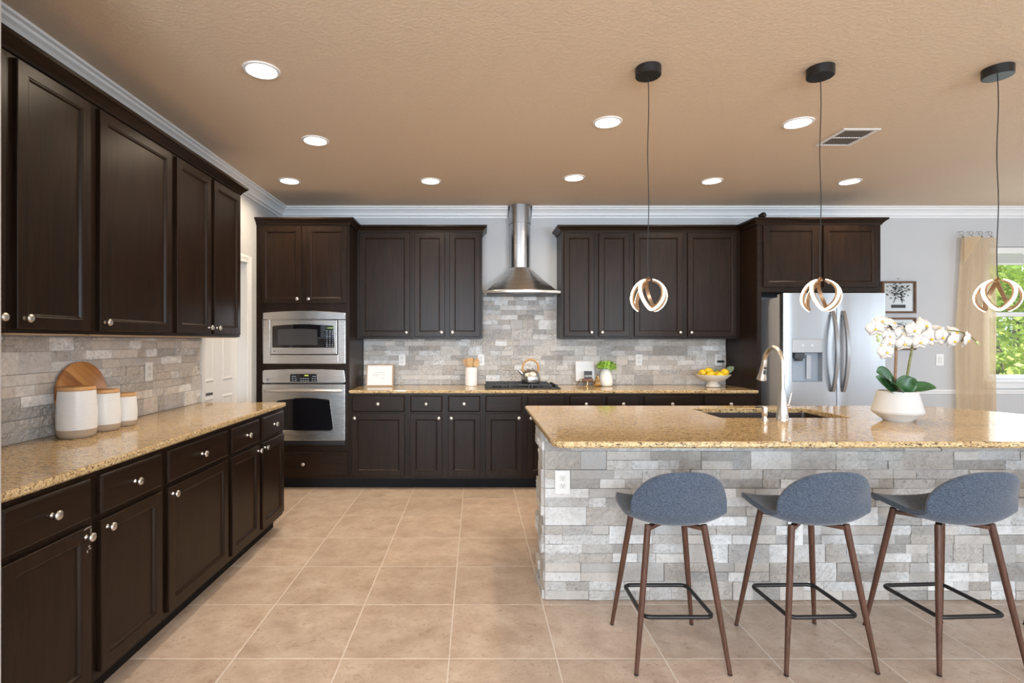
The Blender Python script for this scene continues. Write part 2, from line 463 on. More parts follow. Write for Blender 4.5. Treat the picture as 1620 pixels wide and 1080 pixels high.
# pantry door in the side wall
d1 = struct(thing('door_1', 'white panelled pantry door between the side counter and the oven cabinet', 'door', (W_LEFT, (DY0+DY1)/2, 0)))
lx0, lx1 = W_LEFT-0.112, W_LEFT-0.078
m = MB(); m.box(lx0, lx1, DY0+0.004, DY1-0.004, 0.008, DZ-0.004); m.build('door_leaf', white_paint, d1)
m = MB()
cw = (DY1-DY0-0.36)/2
for j in range(2):
    y0 = DY0+0.11+j*(cw+0.14)
    for z0, z1 in ((0.22, 0.92), (1.04, 1.66), (1.76, 1.93)):
        m.rings([[(lx1+0.001, a, b) for a, b in ((y0,z0),(y0+cw,z0),(y0+cw,z1),(y0,z1))],
                 [(lx1+0.008, a, b) for a, b in ((y0+.012,z0+.012),(y0+cw-.012,z0+.012),(y0+cw-.012,z1-.012),(y0+.012,z1-.012))],
                 [(lx1+0.003, a, b) for a, b in ((y0+.03,z0+.03),(y0+cw-.03,z0+.03),(y0+cw-.03,z1-.03),(y0+.03,z1-.03))]])
m.build('door_panels', white_paint, d1)
m = MB()
CP = [(0, 0), (0, 0.068), (0.018, 0.068), (0.018, 0.05), (0.012, 0.03), (0.012, 0.008), (0.006, 0)]
for (y, sgn) in ((DY0, -1), (DY1, 1)):
    m.prism(CP, lambda p, t, y=y, sgn=sgn: (W_LEFT+p[0]+0.0005, y+sgn*p[1], t), 0, DZ+0.068)
m.prism(CP, lambda p, t: (W_LEFT+p[0]+0.0005, t, DZ+p[1]), DY0, DY1)
m.build('casing', white_paint, d1)
m = MB(); m.box(W_LEFT-0.076, W_LEFT, DY1-0.004, DY1-0.0005, 0, DZ); m.box(W_LEFT-0.076, W_LEFT, DY0+0.0005, DY0+0.004, 0, DZ); m.box(W_LEFT-0.076, W_LEFT, DY0, DY1, DZ-0.004, DZ-0.0005)
m.build('jamb', white_paint, d1)
m = MB(); m.lathe([(0.028, 0), (0.028, 0.008), (0.010, 0.012), (0.010, 0.045)], 20, M=Matrix.Translation((lx1, DY0+0.065, 0.955)) @ Matrix.Rotation(PI/2, 4, 'Y'))
m.box(lx1+0.035, lx1+0.052, DY0+0.055, DY0+0.175, 0.946, 0.964)
m.build('door_lever', plain('oil_rubbed_bronze', (0.05, 0.035, 0.028), 0.35, 0.8), d1, smooth=True)

# window beside the curtain
w1 = struct(thing('window_1', 'white double-hung window behind the tan curtain with trees outside', 'window', ((WX0+WX1)/2, W_BACK, WZ0)))
sash_y0, sash_y1 = W_BACK+0.03, W_BACK+0.075
m = MB()
t = 0.045
for a in ((WX0, WX0+t, WZ0, WZ1), (WX1-t, WX1, WZ0, WZ1), (WX0, WX1, WZ0, WZ0+0.05), (WX0, WX1, WZ1-t, WZ1)):
    m.box(a[0]+0.001, a[1]-0.001, sash_y0, sash_y1, a[2]+0.001, a[3]-0.001)
m.build('window_frame', white_paint, w1, bevel=0.004)
m = MB(); m.box(WX0+t, WX1-t, sash_y0+0.002, sash_y1, 1.62, 1.665); m.build('meeting_rail', white_paint, w1, bevel=0.003)
m = MB(); m.box(WX0+t, WX1-t, sash_y0+0.02, sash_y0+0.024, WZ0+0.05, WZ1-t); m.build('pane', glass_m, w1)
m = MB(); m.box(WX0-0.05, WX1+0.05, W_BACK-0.045, W_BACK+0.029, WZ0-0.03, WZ0-0.002); m.box(WX0-0.03, WX1+0.03, W_BACK-0.016, W_BACK-0.001, WZ0-0.09, WZ0-0.03)
m.build('sill', white_paint, w1, bevel=0.004)
bl = thing('window_blind', 'white blind drawn up under the head of the window', 'blind', (5.8, W_BACK+0.012, 2.2))
m = MB(); m.box(WX0+0.006, WX1-0.006, W_BACK+0.003, W_BACK+0.027, 2.27, 2.335); m.build('headrail', white_plastic, bl, bevel=0.003)
m = MB()
for k in range(14): m.box(WX0+0.01, WX1-0.01, W_BACK+0.003, W_BACK+0.027, 2.175+k*0.0066, 2.1785+k*0.0066)
m.box(WX0+0.01, WX1-0.01, W_BACK+0.003, W_BACK+0.027, 2.155, 2.172)
m.build('slat_stack', white_plastic, bl)

# ---------------------------------------------------------------- stacked stone
STONES_ = [(0.60,0.585,0.57), (0.44,0.405,0.37), (0.36,0.335,0.31), (0.50,0.465,0.43), (0.67,0.66,0.65), (0.40,0.385,0.37), (0.55,0.52,0.485), (0.47,0.425,0.38), (0.42,0.40,0.385)]
STONES = [tuple(min(0.82, 0.05 + 0.98*c) for c in q) for q in STONES_]
def stone_field(m, fn, u0, u1, z0, z1, seed, course=0.1, light=1.0, dmin=0.009, dmax=0.0175, holes=()):
    """fn(u, d, z) -> 3D; courses of one full stone or two thin ones"""
    rnd = random.Random(seed)
    lay = m.bm.loops.layers.float_color.get('tone') or m.bm.loops.layers.float_color.new('tone')
    def stone(a, b, lo, hi):
        if b - a < 0.004 or hi - lo < 0.004: return
        for (ha, hb, hl, hh) in holes:
            if a < hb and b > ha and lo < hh and hi > hl: pass
        g = 0.0006; d = rnd.uniform(dmin, dmax); c = 0.0018
        col = rnd.choice(STONES); k = rnd.uniform(0.9, 1.1)*light
        rough = rnd.choice((0.2, 0.4, 0.7, 1.0, 1.0))
        a += g; b -= g; lo += g; hi -= g
        rings = []
        for ins, dd in ((0, 0.0), (0, d-c), (c, d)):
            rings.append([fn(a+ins, dd, lo+ins), fn(b-ins, dd, lo+ins), fn(b-ins, dd, hi-ins), fn(a+ins, dd, hi-ins)])
        n0 = len(m.bm.faces)
        if rough >= 0.7:
            # split-face stone: a chiselled front
            nu = max(2, round((b-a)/0.009)); nv = max(2, round((hi-lo)/0.009)); sd_ = Vector((rnd.uniform(0, 50), rnd.uniform(0, 50), 0))
            def fp(i, j):
                u = a + (b-a)*i/nu; z = lo + (hi-lo)*j/nv
                q = noise3.noise(Vector((u*48, z*70, 0)) + sd_)*0.0080 + noise3.noise(Vector((u*120, z*160, 3)) + sd_)*0.0042
                ed = i in (0, nu) or j in (0, nv)
                return fn(u, max(0.002, d + q*(0.5 if ed else 1.0) - (0.0016 if ed else 0)), z)
            V = m.grid(lambda p, q: fp(round(p*nu), round(q*nv)), nu, nv)
            B = [m.bm.verts.new(fn(*p)) for p in ((a, 0, lo), (b, 0, lo), (b, 0, hi), (a, 0, hi))]
            m.bm.faces.new(V[0] + [B[1], B[0]]); m.bm.faces.new(list(reversed(V[-1])) + [B[3], B[2]])
            m.bm.faces.new([q[0] for q in reversed(V)] + [B[0], B[3]]); m.bm.faces.new([q[-1] for q in V] + [B[2], B[1]])
        else: m.rings(rings, cap0=False)
        m.bm.faces.ensure_lookup_table()
        for f in m.bm.faces[n0:]:
            for l in f.loops: l[lay] = (col[0]*k, col[1]*k, col[2]*k, rough*0.6)
    def split(a, b, lo, hi):
        x = a
        while x < b - 1e-6:
            L = rnd.uniform(0.09, 0.24); e = x + L
            if b - e < 0.07: e = b
            stone(x, e, lo, hi); x = e
    z = z0
    while z < z1 - 1e-6:
        zt = min(z + course, z1); x = u0 - rnd.uniform(0, 0.2)
        while x < u1 - 1e-6:
            L = rnd.uniform(0.2, 0.5); e = min(x + L, u1); a = max(x, u0)
            if e > a:
                if u1 - e < 0.05: e = u1
                if rnd.random() < 0.36 or zt - z < 0.06: split(a, e, z, zt)
                else:
                    mid = z + course/2
                    split(a, e, z, mid); split(a, e, mid, zt)
            x = e
        z = zt
CT, CTH = 0.914, 0.03      # counter height and slab thickness
m = MB(); fb = lambda u, d, z: (u, W_BACK - 0.0005 - d, z)
stone_field(m, fb, -1.160, 2.583, CT+0.001, 1.384, 11, light=1.30)
stone_field(m, fb, 0.068, 0.83, 1.384, 1.826, 12, light=1.30)
tag(m.build('stone_backsplash', stone_m), 'grey stacked stone backsplash behind the cooktop on the back wall', 'backsplash', kind='thing')
m = MB(); fl = lambda u, d, z: (W_LEFT + 0.0005 + d, u, z)
stone_field(m, fl, 1.517, 3.828, CT+0.001, 1.382, 21, light=1.34)
tag(m.build('stone_backsplash', stone_m), 'grey stacked stone backsplash behind the white canisters', 'backsplash', kind='thing')

# ---------------------------------------------------------------- cabinets
FB = 4.825                 # face of the back base and tall cabinets
UB = 5.134                 # face of the back wall cabinets
FLX = -1.415               # face of the side base cabinets
ULX = -1.729               # face of the side wall cabinets
def knob_mesh():
    m = MB()
    m.lathe([(0.0085, 0), (0.0085, 0.002), (0.0055, 0.005), (0.005, 0.012), (0.008, 0.016), (0.0148, 0.020), (0.0160, 0.024), (0.0145, 0.0285), (0.008, 0.0305)], 20)
    bmesh.ops.recalc_face_normals(m.bm, faces=m.bm.faces)
    me = bpy.data.meshes.new('knob'); m.bm.to_mesh(me); m.bm.free(); me.materials.append(nickel)
    for p in me.polygons: p.use_smooth = True
    return me
KNOB = knob_mesh()
class Front:
    """maps (along, out, up) to the room for a cabinet front"""
    def __init__(s, side, face): s.side, s.face = side, face
    def P(s, u, d, z): return Vector((u, s.face - d, z)) if s.side == 'back' else Vector((s.face + d, u, z))
    def box(s, m, u0, u1, d0, d1, z0, z1):
        a = s.P(u0, d0, z0); b = s.P(u1, d1, z1); m.box(a.x, b.x, a.y, b.y, a.z, b.z)
    def ring(s, u0, u1, z0, z1, ins, d): return [s.P(u0+ins, d, z0+ins), s.P(u1-ins, d, z0+ins), s.P(u1-ins, d, z1-ins), s.P(u0+ins, d, z1-ins)]
    def knob(s, parent, u, d, z):
        o = bpy.data.objects.new('knob', KNOB); COL.objects.link(o); o.parent = parent
        o.location = s.P(u, d, z) - root_loc(parent)
        o.rotation_euler = (PI/2, 0, 0) if s.side == 'back' else (0, PI/2, 0)
    def door(s, parent, u0, u1, z0, z1, knob=None, kz=None, name='door', fw=0.056):
        m = MB()
        m.rings([s.ring(u0,u1,z0,z1,0,0.0005), s.ring(u0,u1,z0,z1,0,0.017), s.ring(u0,u1,z0,z1,0.003,0.0195), s.ring(u0,u1,z0,z1,fw-0.010,0.0195),
                 s.ring(u0,u1,z0,z1,fw-0.006,0.0175), s.ring(u0,u1,z0,z1,fw-0.003,0.0175), s.ring(u0,u1,z0,z1,fw+0.004,0.0085)], cap0=True, cap1=False)
        d = m.build(name, wood_v, parent)
        m = MB(); m.rings([s.ring(u0,u1,z0,z1,fw+0.002,0.0045), s.ring(u0,u1,z0,z1,fw+0.002,0.0092)]); m.build('door_panel', wood_v, d)
        if knob is not None: s.knob(d, knob, 0.019, kz)
        return d
    def drawer(s, parent, u0, u1, z0, z1, knob=True, name='drawer'):
        m = MB()
        m.rings([s.ring(u0,u1,z0,z1,0,0.0005), s.ring(u0,u1,z0,z1,0,0.013), s.ring(u0,u1,z0,z1,0.004,0.0165), s.ring(u0,u1,z0,z1,0.010,0.0195)])
        d = m.build(name, wood_x if s.side == 'back' else wood_y, parent)
        if knob: s.knob(d, (u0+u1)/2, 0.019, (z0+z1)/2)
        return d
    def drop(s, cab, u0, u1, depth, z0, z1, m=None, name='cabinet_body'):
        mb = MB(); s.box(mb, u0, u1, 0, -depth, z0, z1); return mb.build(name, wood_v, cab)
G = 0.0006
def base_cabinet(fr, u0, u1, doors, drawers, label, depth, group):
    c = fr.P((u0+u1)/2, -depth/2, 0)
    cab = thing('base_cabinet', label, 'cabinet', c, group)
    fr.drop(cab, u0+G, u1-G, depth, 0.10, CT-CTH-0.0005)
    m = MB(); fr.box(m, u0+G, u1-G, -0.070, -depth, 0.0005, 0.0995); m.build('toe_kick', kick_m, cab)
    for a, b, k in drawers: fr.drawer(cab, a, b, 0.715, 0.862, k)
    for a, b, side in doors:
        ku = None if side is None else (a+0.030 if side < 0 else b-0.030)
        fr.door(cab, a, b, 0.128, 0.694, ku, 0.660)
    return cab
def wall_cabinet(fr, u0, u1, doors, label, depth, group, z0=1.392, z1=2.447):
    cab = thing('wall_cabinet', label, 'cabinet', fr.P((u0+u1)/2, -depth/2, z0), group)
    fr.drop(cab, u0+G, u1-G, depth, z0, z1)
    m = MB(); fr.box(m, u0+0.012, u1-0.012, -0.018, -depth+0.02, z0-0.006, z0-0.0003); m.build('bottom_panel', maple if fr.side == 'side' else wood_x, cab)
    for a, b, side in doors:
        ku = None if side is None else (a+0.030 if side < 0 else b-0.030)
        fr.door(cab, a, b, z0+0.016, z1-0.028, ku, z0+0.056)
    return cab
SB = Front('side', FLX); SU = Front('side', ULX); BB = Front('back', FB); BU = Front('back', UB)
dS = abs(W_LEFT - FLX) - 0.001; dSU = abs(W_LEFT - ULX) - 0.001; dB = W_BACK - FB - 0.001; dBU = W_BACK - UB - 0.001
g = 'base cabinets under the side counter'
base_cabinet(SB, 1.5175, 1.932, [(1.545, 1.908, 1)], [(1.545, 1.908, True)], 'dark base cabinet with a worn door corner beside the white wall end', dS, g)
base_cabinet(SB, 1.932, 2.361, [(1.957, 2.338, -1)], [(1.957, 2.338, True)], 'narrow dark single-door base cabinet, second from the white wall end', dS, g)
base_cabinet(SB, 2.361, 2.985, [(2.385, 2.960, -1)], [(2.385, 2.960, True)], 'wide dark single-door base cabinet in the middle of the side counter', dS, g)
base_cabinet(SB, 2.985, 3.842, [(3.008, 3.390, 1), (3.437, 3.818, -1)], [(3.008, 3.390, True), (3.437, 3.818, True)], 'dark two-door base cabinet at the oven end of the side counter', dS, g)
g = 'wall cabinets above the side counter'
wall_cabinet(SU, 1.5175, 1.932, [(1.545, 1.908, 1)], 'sliver of dark wall cabinet against the white wall end', dSU, g)
wall_cabinet(SU, 1.932, 2.361, [(1.957, 2.330, -1)], 'dark single-door wall cabinet above the big white canister', dSU, g)
wall_cabinet(SU, 2.361, 2.985, [(2.388, 2.950, -1)], 'wide dark single-door wall cabinet above the side wall outlet', dSU, g)
wall_cabinet(SU, 2.985, 3.842, [(3.005, 3.390, 1), (3.432, 3.812, -1)], 'dark two-door wall cabinet at the pantry door end of the side run', dSU, g)
g = 'base cabinets under the back counter'
base_cabinet(BB, -1.163, -0.628, [(-1.138, -0.654, -1)], [(-1.138, -0.654, True)], 'dark base cabinet beside the wall oven with one wide door', dB, g)
base_cabinet(BB, -0.628, 0.062, [(-0.602, -0.309, 1), (-0.255, 0.039, -1)], [(-0.602, -0.309, True), (-0.255, 0.039, True)], 'dark two-door base cabinet below the white utensil crock', dB, g)
base_cabinet(BB, 0.062, 0.836, [(0.087, 0.423, 1), (0.472, 0.812, -1)], [(0.087, 0.423, False), (0.472, 0.812, False)], 'dark base cabinet below the gas cooktop with false drawer fronts', dB, g)
base_cabinet(BB, 0.836, 1.515, [(0.860, 1.152, 1), (1.200, 1.492, -1)], [(0.860, 1.152, True), (1.200, 1.492, True)], 'dark base cabinet below the small green potted plant', dB, g)
base_cabinet(BB, 1.515, 2.070, [(1.540, 2.046, 1)], [(1.540, 2.046, True)], 'dark base cabinet between the plant and the fruit bowl', dB, g)
base_cabinet(BB, 2.070, 2.584, [(2.096, 2.560, -1)], [(2.096, 2.560, True)], 'dark base cabinet below the fruit bowl beside the refrigerator panel', dB, g)
g = 'wall cabinets on the back wall'
wall_cabinet(BU, -1.163, -0.628, [(-1.136, -0.646, 1)], 'dark single-door wall cabinet above the small framed print', dBU, g)
wall_cabinet(BU, -0.628, 0.062, [(-0.600, -0.304, 1), (-0.258, 0.040, -1)], 'dark two-door wall cabinet above the utensil crock', dBU, g)
wall_cabinet(BU, 0.836, 1.520, [(0.860, 1.154, 1), (1.198, 1.496, -1)], 'dark two-door wall cabinet above the small green plant', dBU, g)
wall_cabinet(BU, 1.520, 2.584, [(1.545, 2.018, 1), (2.066, 2.545, -1)], 'wide dark two-door wall cabinet behind the pendant over the island end', dBU, g)
# chipped finish on the corner of the nearest side cabinet door
nearest = [o for o in bpy.data.objects if o.get('label', '').startswith('dark base cabinet with a worn')][0]
nd = [o for o in nearest.children if o.name.startswith('door')][0]
m = MB(); rc_ = random.Random(2)
for y, z, w, h in ((1.888, 0.690, 0.018, 0.0025), (1.901, 0.676, 0.003, 0.012), (1.893, 0.622, 0.006, 0.004), (1.884, 0.606, 0.004, 0.006), (1.896, 0.612, 0.008, 0.003), (1.872, 0.688, 0.007, 0.002)):
    pts = [(w*rc_.uniform(0.6, 1.1)*math.cos(2*PI*k/7), h*rc_.uniform(0.6, 1.1)*math.sin(2*PI*k/7)) for k in range(7)]
    m.rings([[(FLX+dd, y+a, z+b) for a, b in pts] for dd in (0.0192, 0.0198)])
tag(m.build('worn_finish', plain('bare_scuff', (0.30, 0.27, 0.24), 0.6), nd), 'pale scuffs where the dark finish has worn off')
# tall oven cabinet
oc = thing('oven_cabinet', 'tall dark cabinet holding the microwave and the wall oven', 'cabinet', (-1.59, FB+dB/2, 0))
m = MB()
ox0, ox1 = W_LEFT+0.001, -1.164
yb = W_BACK-0.001
MZ0, MZ1, OZ0, OZ1 = 1.160, 1.625, 0.412, 1.100
m.box(ox0, -1.945, FB, yb, 0.10, 2.447); m.box(-1.203, ox1, FB, yb, 0.10, 2.447)
for z0, z1 in ((0.10, OZ0-0.002), (OZ1+0.002, MZ0-0.002), (MZ1+0.002, 2.447)): m.box(-1.945, -1.203, FB, yb, z0, z1)
m.box(-1.945, -1.203, yb-0.01, yb, OZ0-0.002, MZ1+0.002)
m.build('cabinet_body', wood_v, oc)
m = MB(); m.box(ox0, ox1, FB+0.07, yb, 0.0005, 0.0995); m.build('toe_kick', kick_m, oc)
BB.door(oc, -1.972, -1.602, 1.709, 2.417, -1.632, 1.748)
BB.door(oc, -1.558, -1.184, 1.709, 2.417, -1.528, 1.748)
BB.drawer(oc, -1.972, -1.184, 0.128, 0.348)
# refrigerator surround
rc = thing('refrigerator_cabinet', 'dark cabinet and tall side panel around the refrigerator', 'cabinet', (3.15, FB+dB/2, 0))
m = MB(); m.box(2.586, 3.72, FB, yb, 1.815, 2.447); m.build('cabinet_body', wood_x, rc)
m = MB(); m.box(2.5855, 2.625, FB, yb, 0.0005, 1.8145); m.build('side_panel', wood_v, rc)
m = MB(); m.box(3.681, 3.72, FB, yb, 0.0005, 1.8145); m.build('side_panel', wood_v, rc)
BB.door(rc, 2.636, 3.137, 1.858, 2.425, 3.107, 1.90)
BB.door(rc, 3.185, 3.684, 1.858, 2.425, 3.215, 1.90)
# cornices
CO = [(0.0005, 2.432), (0.008, 2.432), (0.012, 2.444), (0.022, 2.456), (0.036, 2.470), (0.046, 2.476), (0.046, 2.492), (0.0005, 2.492)]
CO2 = CO[:-1] + [(-0.05, 2.492), (-0.05, 2.4475), (0.0005, 2.4475)]
e = 0.001
m = MB(); sweep(m, [(ULX, 1.517), (ULX, 3.842), (W_LEFT+e, 3.842)], CO2)
tag(m.build('cabinet_cornice', wood_y), 'dark cornice along the top of the side wall cabinets', 'cornice', 'cabinet cornices', 'thing')
m = MB(); sweep(m, [(W_LEFT+e, FB), (-1.163, FB), (-1.163, UB), (0.062, UB), (0.062, W_BACK-e)], CO2)
tag(m.build('cabinet_cornice', wood_x), 'dark cornice above the oven cabinet and its neighbours up to the hood', 'cornice', 'cabinet cornices', 'thing')
m = MB(); sweep(m, [(0.836, W_BACK-e), (0.836, UB), (2.584, UB), (2.584, FB), (3.72, FB), (3.72, W_BACK-e)], CO2)
tag(m.build('cabinet_cornice', wood_x), 'dark cornice from the range hood to above the refrigerator', 'cornice', 'cabinet cornices', 'thing')

# ---------------------------------------------------------------- worktops
def rounded(pts, rads, n=8):
    out = []
    for i, p in enumerate(pts):
        p = Vector(p); a = Vector(pts[i-1]); b = Vector(pts[(i+1) % len(pts)]); r = rads[i]
        if r <= 0: out.append(p); continue
        da = (a-p).normalized(); db = (b-p).normalized(); ang = da.angle(db); t = r/math.tan(ang/2)
        A = p+da*t; B = p+db*t; 
        for k in range(n+1):
            s = k/n; out.append(A*(1-s)**2 + p*2*s*(1-s) + B*s*s)
    return out
def inset(poly, d):
    n = len(poly); out = []
    for i in range(n):
        p = poly[i]; e0 = (p-poly[i-1]); e1 = (poly[(i+1) % n]-p)
        e0 = e0.normalized(); e1 = e1.normalized()
        n0 = Vector((-e0.y, e0.x)); n1 = Vector((-e1.y, e1.x))
        out.append(p + (n0+n1)/(1+n0.dot(n1))*d)
    return out
def area(poly): return sum(poly[i-1].x*poly[i].y - poly[i].x*poly[i-1].y for i in range(len(poly)))/2
def slab(name, poly, z0, z1, mat, hole=None, edge=0.007):
    poly = [Vector(p) for p in poly]
    if area(poly) < 0: poly.reverse()
    bm = bmesh.new()
    def loop(pts, z): return [bm.verts.new((p.x, p.y, z)) for p in pts]
    def strip(A, B):
        for i in range(len(A)): bm.faces.new((A[i], A[(i+1) % len(A)], B[(i+1) % len(A)], B[i]))
    ins = inset(poly, edge); ins2 = inset(poly, edge*0.3)
    L = [loop(ins, z0), loop(poly, z0+edge), loop(poly, z1-edge), loop(ins2, z1-edge*0.3), loop(ins, z1)]
    for a, b in zip(L, L[1:]): strip(a, b)
    hl = None
    if hole:
        hp = [Vector(p) for p in hole]
        hl = [loop(hp, z0), loop(hp, z1-0.003), loop(inset(hp, -0.003), z1)]
        strip(hl[0], hl[1]); strip(hl[1], hl[2])
    for outer, inner in ((L[0], hl and hl[0]), (L[-1], hl and hl[2])):
        es = []
        for lp in (outer, inner):
            if not lp: continue
            for i in range(len(lp)):
                a, b = lp[i], lp[(i+1) % len(lp)]
                es.append(bm.edges.get((a, b)) or bm.edges.new((a, b)))
        bmesh.ops.triangle_fill(bm, edges=es, use_beauty=True)
    bmesh.ops.recalc_face_normals(bm, faces=bm.faces)
    me = bpy.data.meshes.new(name); bm.to_mesh(me); bm.free(); me.materials.append(mat)
    o = bpy.data.objects.new(name, me); COL.objects.link(o); return o
tag(slab('granite_countertop', rounded([(W_LEFT+e, 1.5175), (-1.39, 1.5175), (-1.39, 3.858), (W_LEFT+e, 3.858)], [0, 0, 0.03, 0]), CT-CTH, CT, granite),
    'speckled gold granite worktop along the side wall under the canisters', 'countertop', 'granite countertops')
tag(slab('granite_countertop', [(-1.1625, 4.80), (2.5845, 4.80), (2.5845, W_BACK-e), (-1.1625, W_BACK-e)], CT-CTH, CT, granite),
    'speckled gold granite worktop along the back wall with the cooktop', 'countertop', 'granite countertops')
SX0, SX1, SY0, SY1 = 1.432, 2.205, 3.067, 3.515
isl = rounded([(0.34, 2.331), (3.30, 2.331), (3.44, 2.70), (3.43, 2.95), (3.36, 3.22), (3.265, 3.44), (3.09, 3.654), (0.34, 3.654)],
              [0.085, 0.1, 0.05, 0.05, 0.05, 0.05, 0.12, 0.02], 8)
hole = [Vector(p) for p in rounded([(SX0, SY0), (SX1, SY0), (SX1, SY1), (SX0, SY1)], [0.03]*4, 5)]
tag(slab('granite_countertop', isl, CT-CTH, CT, granite, hole, 0.009), 'large speckled gold granite island top with the undermount sink', 'countertop', 'granite countertops')

# island base
IF = 2.768
island = thing('kitchen_island', 'kitchen island base clad in stacked grey stone behind the stools', 'island', (1.8, 3.2, 0))
m = MB()
stone_field(m, lambda u, d, z: (u, IF - d, z), 0.362, 3.22, 0.002, CT-CTH-0.001, 31, 0.0978, 1.0)
stone_field(m, lambda u, d, z: (0.362 - d, u, z), IF, 3.02, 0.002, CT-CTH-0.001, 33, 0.0978, 1.0, 0.002, 0.022)
m.build('stone_cladding', stone_m, island)
m = MB(); m.box(0.3625, 3.22, IF+0.0005, 2.955, 0.001, CT-CTH-0.001); m.box(0.3625, 0.42, 2.955, 3.02, 0.001, CT-CTH-0.001); m.build('pony_wall', wall_m, island)
m = MB()
m.box(0.46, 3.15, 2.956, 3.60, 0.10, 0.60); m.box(0.46, SX0-0.03, 2.956, 3.60, 0.60, CT-CTH-0.001); m.box(SX1+0.03, 3.06, 2.956, 3.60, 0.60, CT-CTH-0.001)
m.box(SX0-0.03, SX1+0.03, 3.56, 3.60, 0.60, CT-CTH-0.001)
m.build('cabinet_body', wood_x, island)
m = MB(); m.box(0.46, 3.06, 2.956, 3.53, 0.001, 0.0995); m.build('toe_kick', kick_m, island)

# sink
sk = thing('kitchen_sink', 'dark brown undermount sink set into the island top', 'sink', ((SX0+SX1)/2, (SY0+SY1)/2, 0.66))
brown_sink = plain('brown_composite', (0.035, 0.022, 0.016), 0.35, var=0.3, vscale=300)
def rring(x0, x1, y0, y1, z, r): return [(p.x, p.y, z) for p in rounded([(x0, y0), (x1, y0), (x1, y1), (x0, y1)], [r]*4, 6)]
m = MB()
m.rings([rring(SX0-0.025, SX1+0.025, SY0-0.025, SY1+0.025, CT-CTH-0.0005, 0.05), rring(SX0-0.025, SX1+0.025, SY0-0.025, SY1+0.025, CT-CTH-0.012, 0.05),
         rring(SX0-0.012, SX1+0.012, SY0-0.012, SY1+0.012, CT-CTH-0.014, 0.05), rring(SX0, SX1, SY0, SY1, 0.68, 0.06), rring(SX0+0.02, SX1-0.02, SY0+0.02, SY1-0.02, 0.665, 0.05)], cap0=False)
m.rings([rring(SX0-0.025, SX1+0.025, SY0-0.025, SY1+0.025, CT-CTH-0.0005, 0.05), rring(SX0-0.004, SX1+0.004, SY0-0.004, SY1+0.004, CT-CTH-0.0005, 0.04),
         rring(SX0+0.004, SX1-0.004, SY0+0.004, SY1-0.004, 0.70, 0.05), rring(SX0+0.03, SX1-0.03, SY0+0.03, SY1-0.03, 0.675, 0.04)], cap0=False)
m.build('sink_bowl', brown_sink, sk, smooth=True)
m = MB(); m.lathe([(0.045, 0.0005), (0.045, 0.003), (0.035, 0.003), (0.03, 0.0008)], 24, ((SX0+SX1)/2, 3.3, 0.675)); m.build('drain', nickel, sk, smooth=True)

# faucet
fa = thing('kitchen_faucet', 'tall brushed nickel pull-down faucet arching over the island sink', 'faucet', (1.743, 2.985, CT))
fx, fy = 1.743, 2.985
m = MB(); m.lathe([(0.0345, 0.0005), (0.0345, 0.006), (0.032, 0.010), (0.026, 0.07), (0.0195, 0.135), (0.016, 0.168), (0.0155, 0.172)], 32, (fx, fy, CT)); m.build('faucet_body', nickel, fa, smooth=True)
neck = [(fx, fy, CT+0.168), (fx, fy, CT+0.26), (fx, fy, 1.232)]
R = 0.092
for k in range(1, 17):
    a = PI*k/16*0.94
    neck.append((fx, fy + R - R*math.cos(a), 1.232 + R*math.sin(a)))
hd = Vector(neck[-1]); dirn = (Vector(neck[-1]) - Vector(neck[-2])).normalized()
m = MB(); m.tube(neck, 0.0132, 16); m.build('faucet_neck', nickel, fa, smooth=True)
hm = Matrix.Translation(hd) @ dirn.to_track_quat('Z', 'X').to_matrix().to_4x4()
m = MB(); m.lathe([(0.0145, 0), (0.0155, 0.004), (0.0165, 0.04), (0.020, 0.085), (0.027, 0.118), (0.0275, 0.126), (0.024, 0.128)], 28, M=hm); sh = m.build('spray_head', nickel, fa, smooth=True)
m = MB()
yb2 = hd.y
for dz, hh in ((0.052, 0.007), (0.078, 0.013)):
    p = hd + dirn*dz
    m.box(p.x-0.007, p.x+0.007, p.y-0.026, p.y-0.014, p.z-hh, p.z+hh)
m.build('spray_button', black_m, sh, bevel=0.004)
m = MB(); m.lathe([(0.011, 0), (0.011, 0.02), (0.008, 0.024)], 16, M=Matrix.Translation((fx+0.018, fy, CT+0.085)) @ Matrix.Rotation(PI/2, 4, 'Y'))
m.tube([(fx+0.034, fy, CT+0.085), (fx+0.040, fy-0.004, CT+0.11), (fx+0.046, fy-0.008, CT+0.155)], [0.0065, 0.0055, 0.0045], 10); m.build('lever_handle', nickel, fa, smooth=True)
sd = thing('soap_dispenser', 'short brushed nickel soap dispenser beside the island faucet', 'soap dispenser', (1.642, 2.985, CT))
m = MB(); m.lathe([(0.021, 0.0005), (0.021, 0.006), (0.013, 0.010), (0.012, 0.022)], 24, (1.642, 2.985, CT)); m.build('collar', nickel, sd, smooth=True)
m = MB(); m.lathe([(0.0115, 0.02), (0.0155, 0.026), (0.0155, 0.074), (0.013, 0.078)], 24, (1.642, 2.985, CT)); m.tube([(1.642, 2.992, CT+0.066), (1.642, 3.04, CT+0.070), (1.642, 3.075, CT+0.060)], 0.006, 10); m.build('pump_head', nickel, sd, smooth=True)

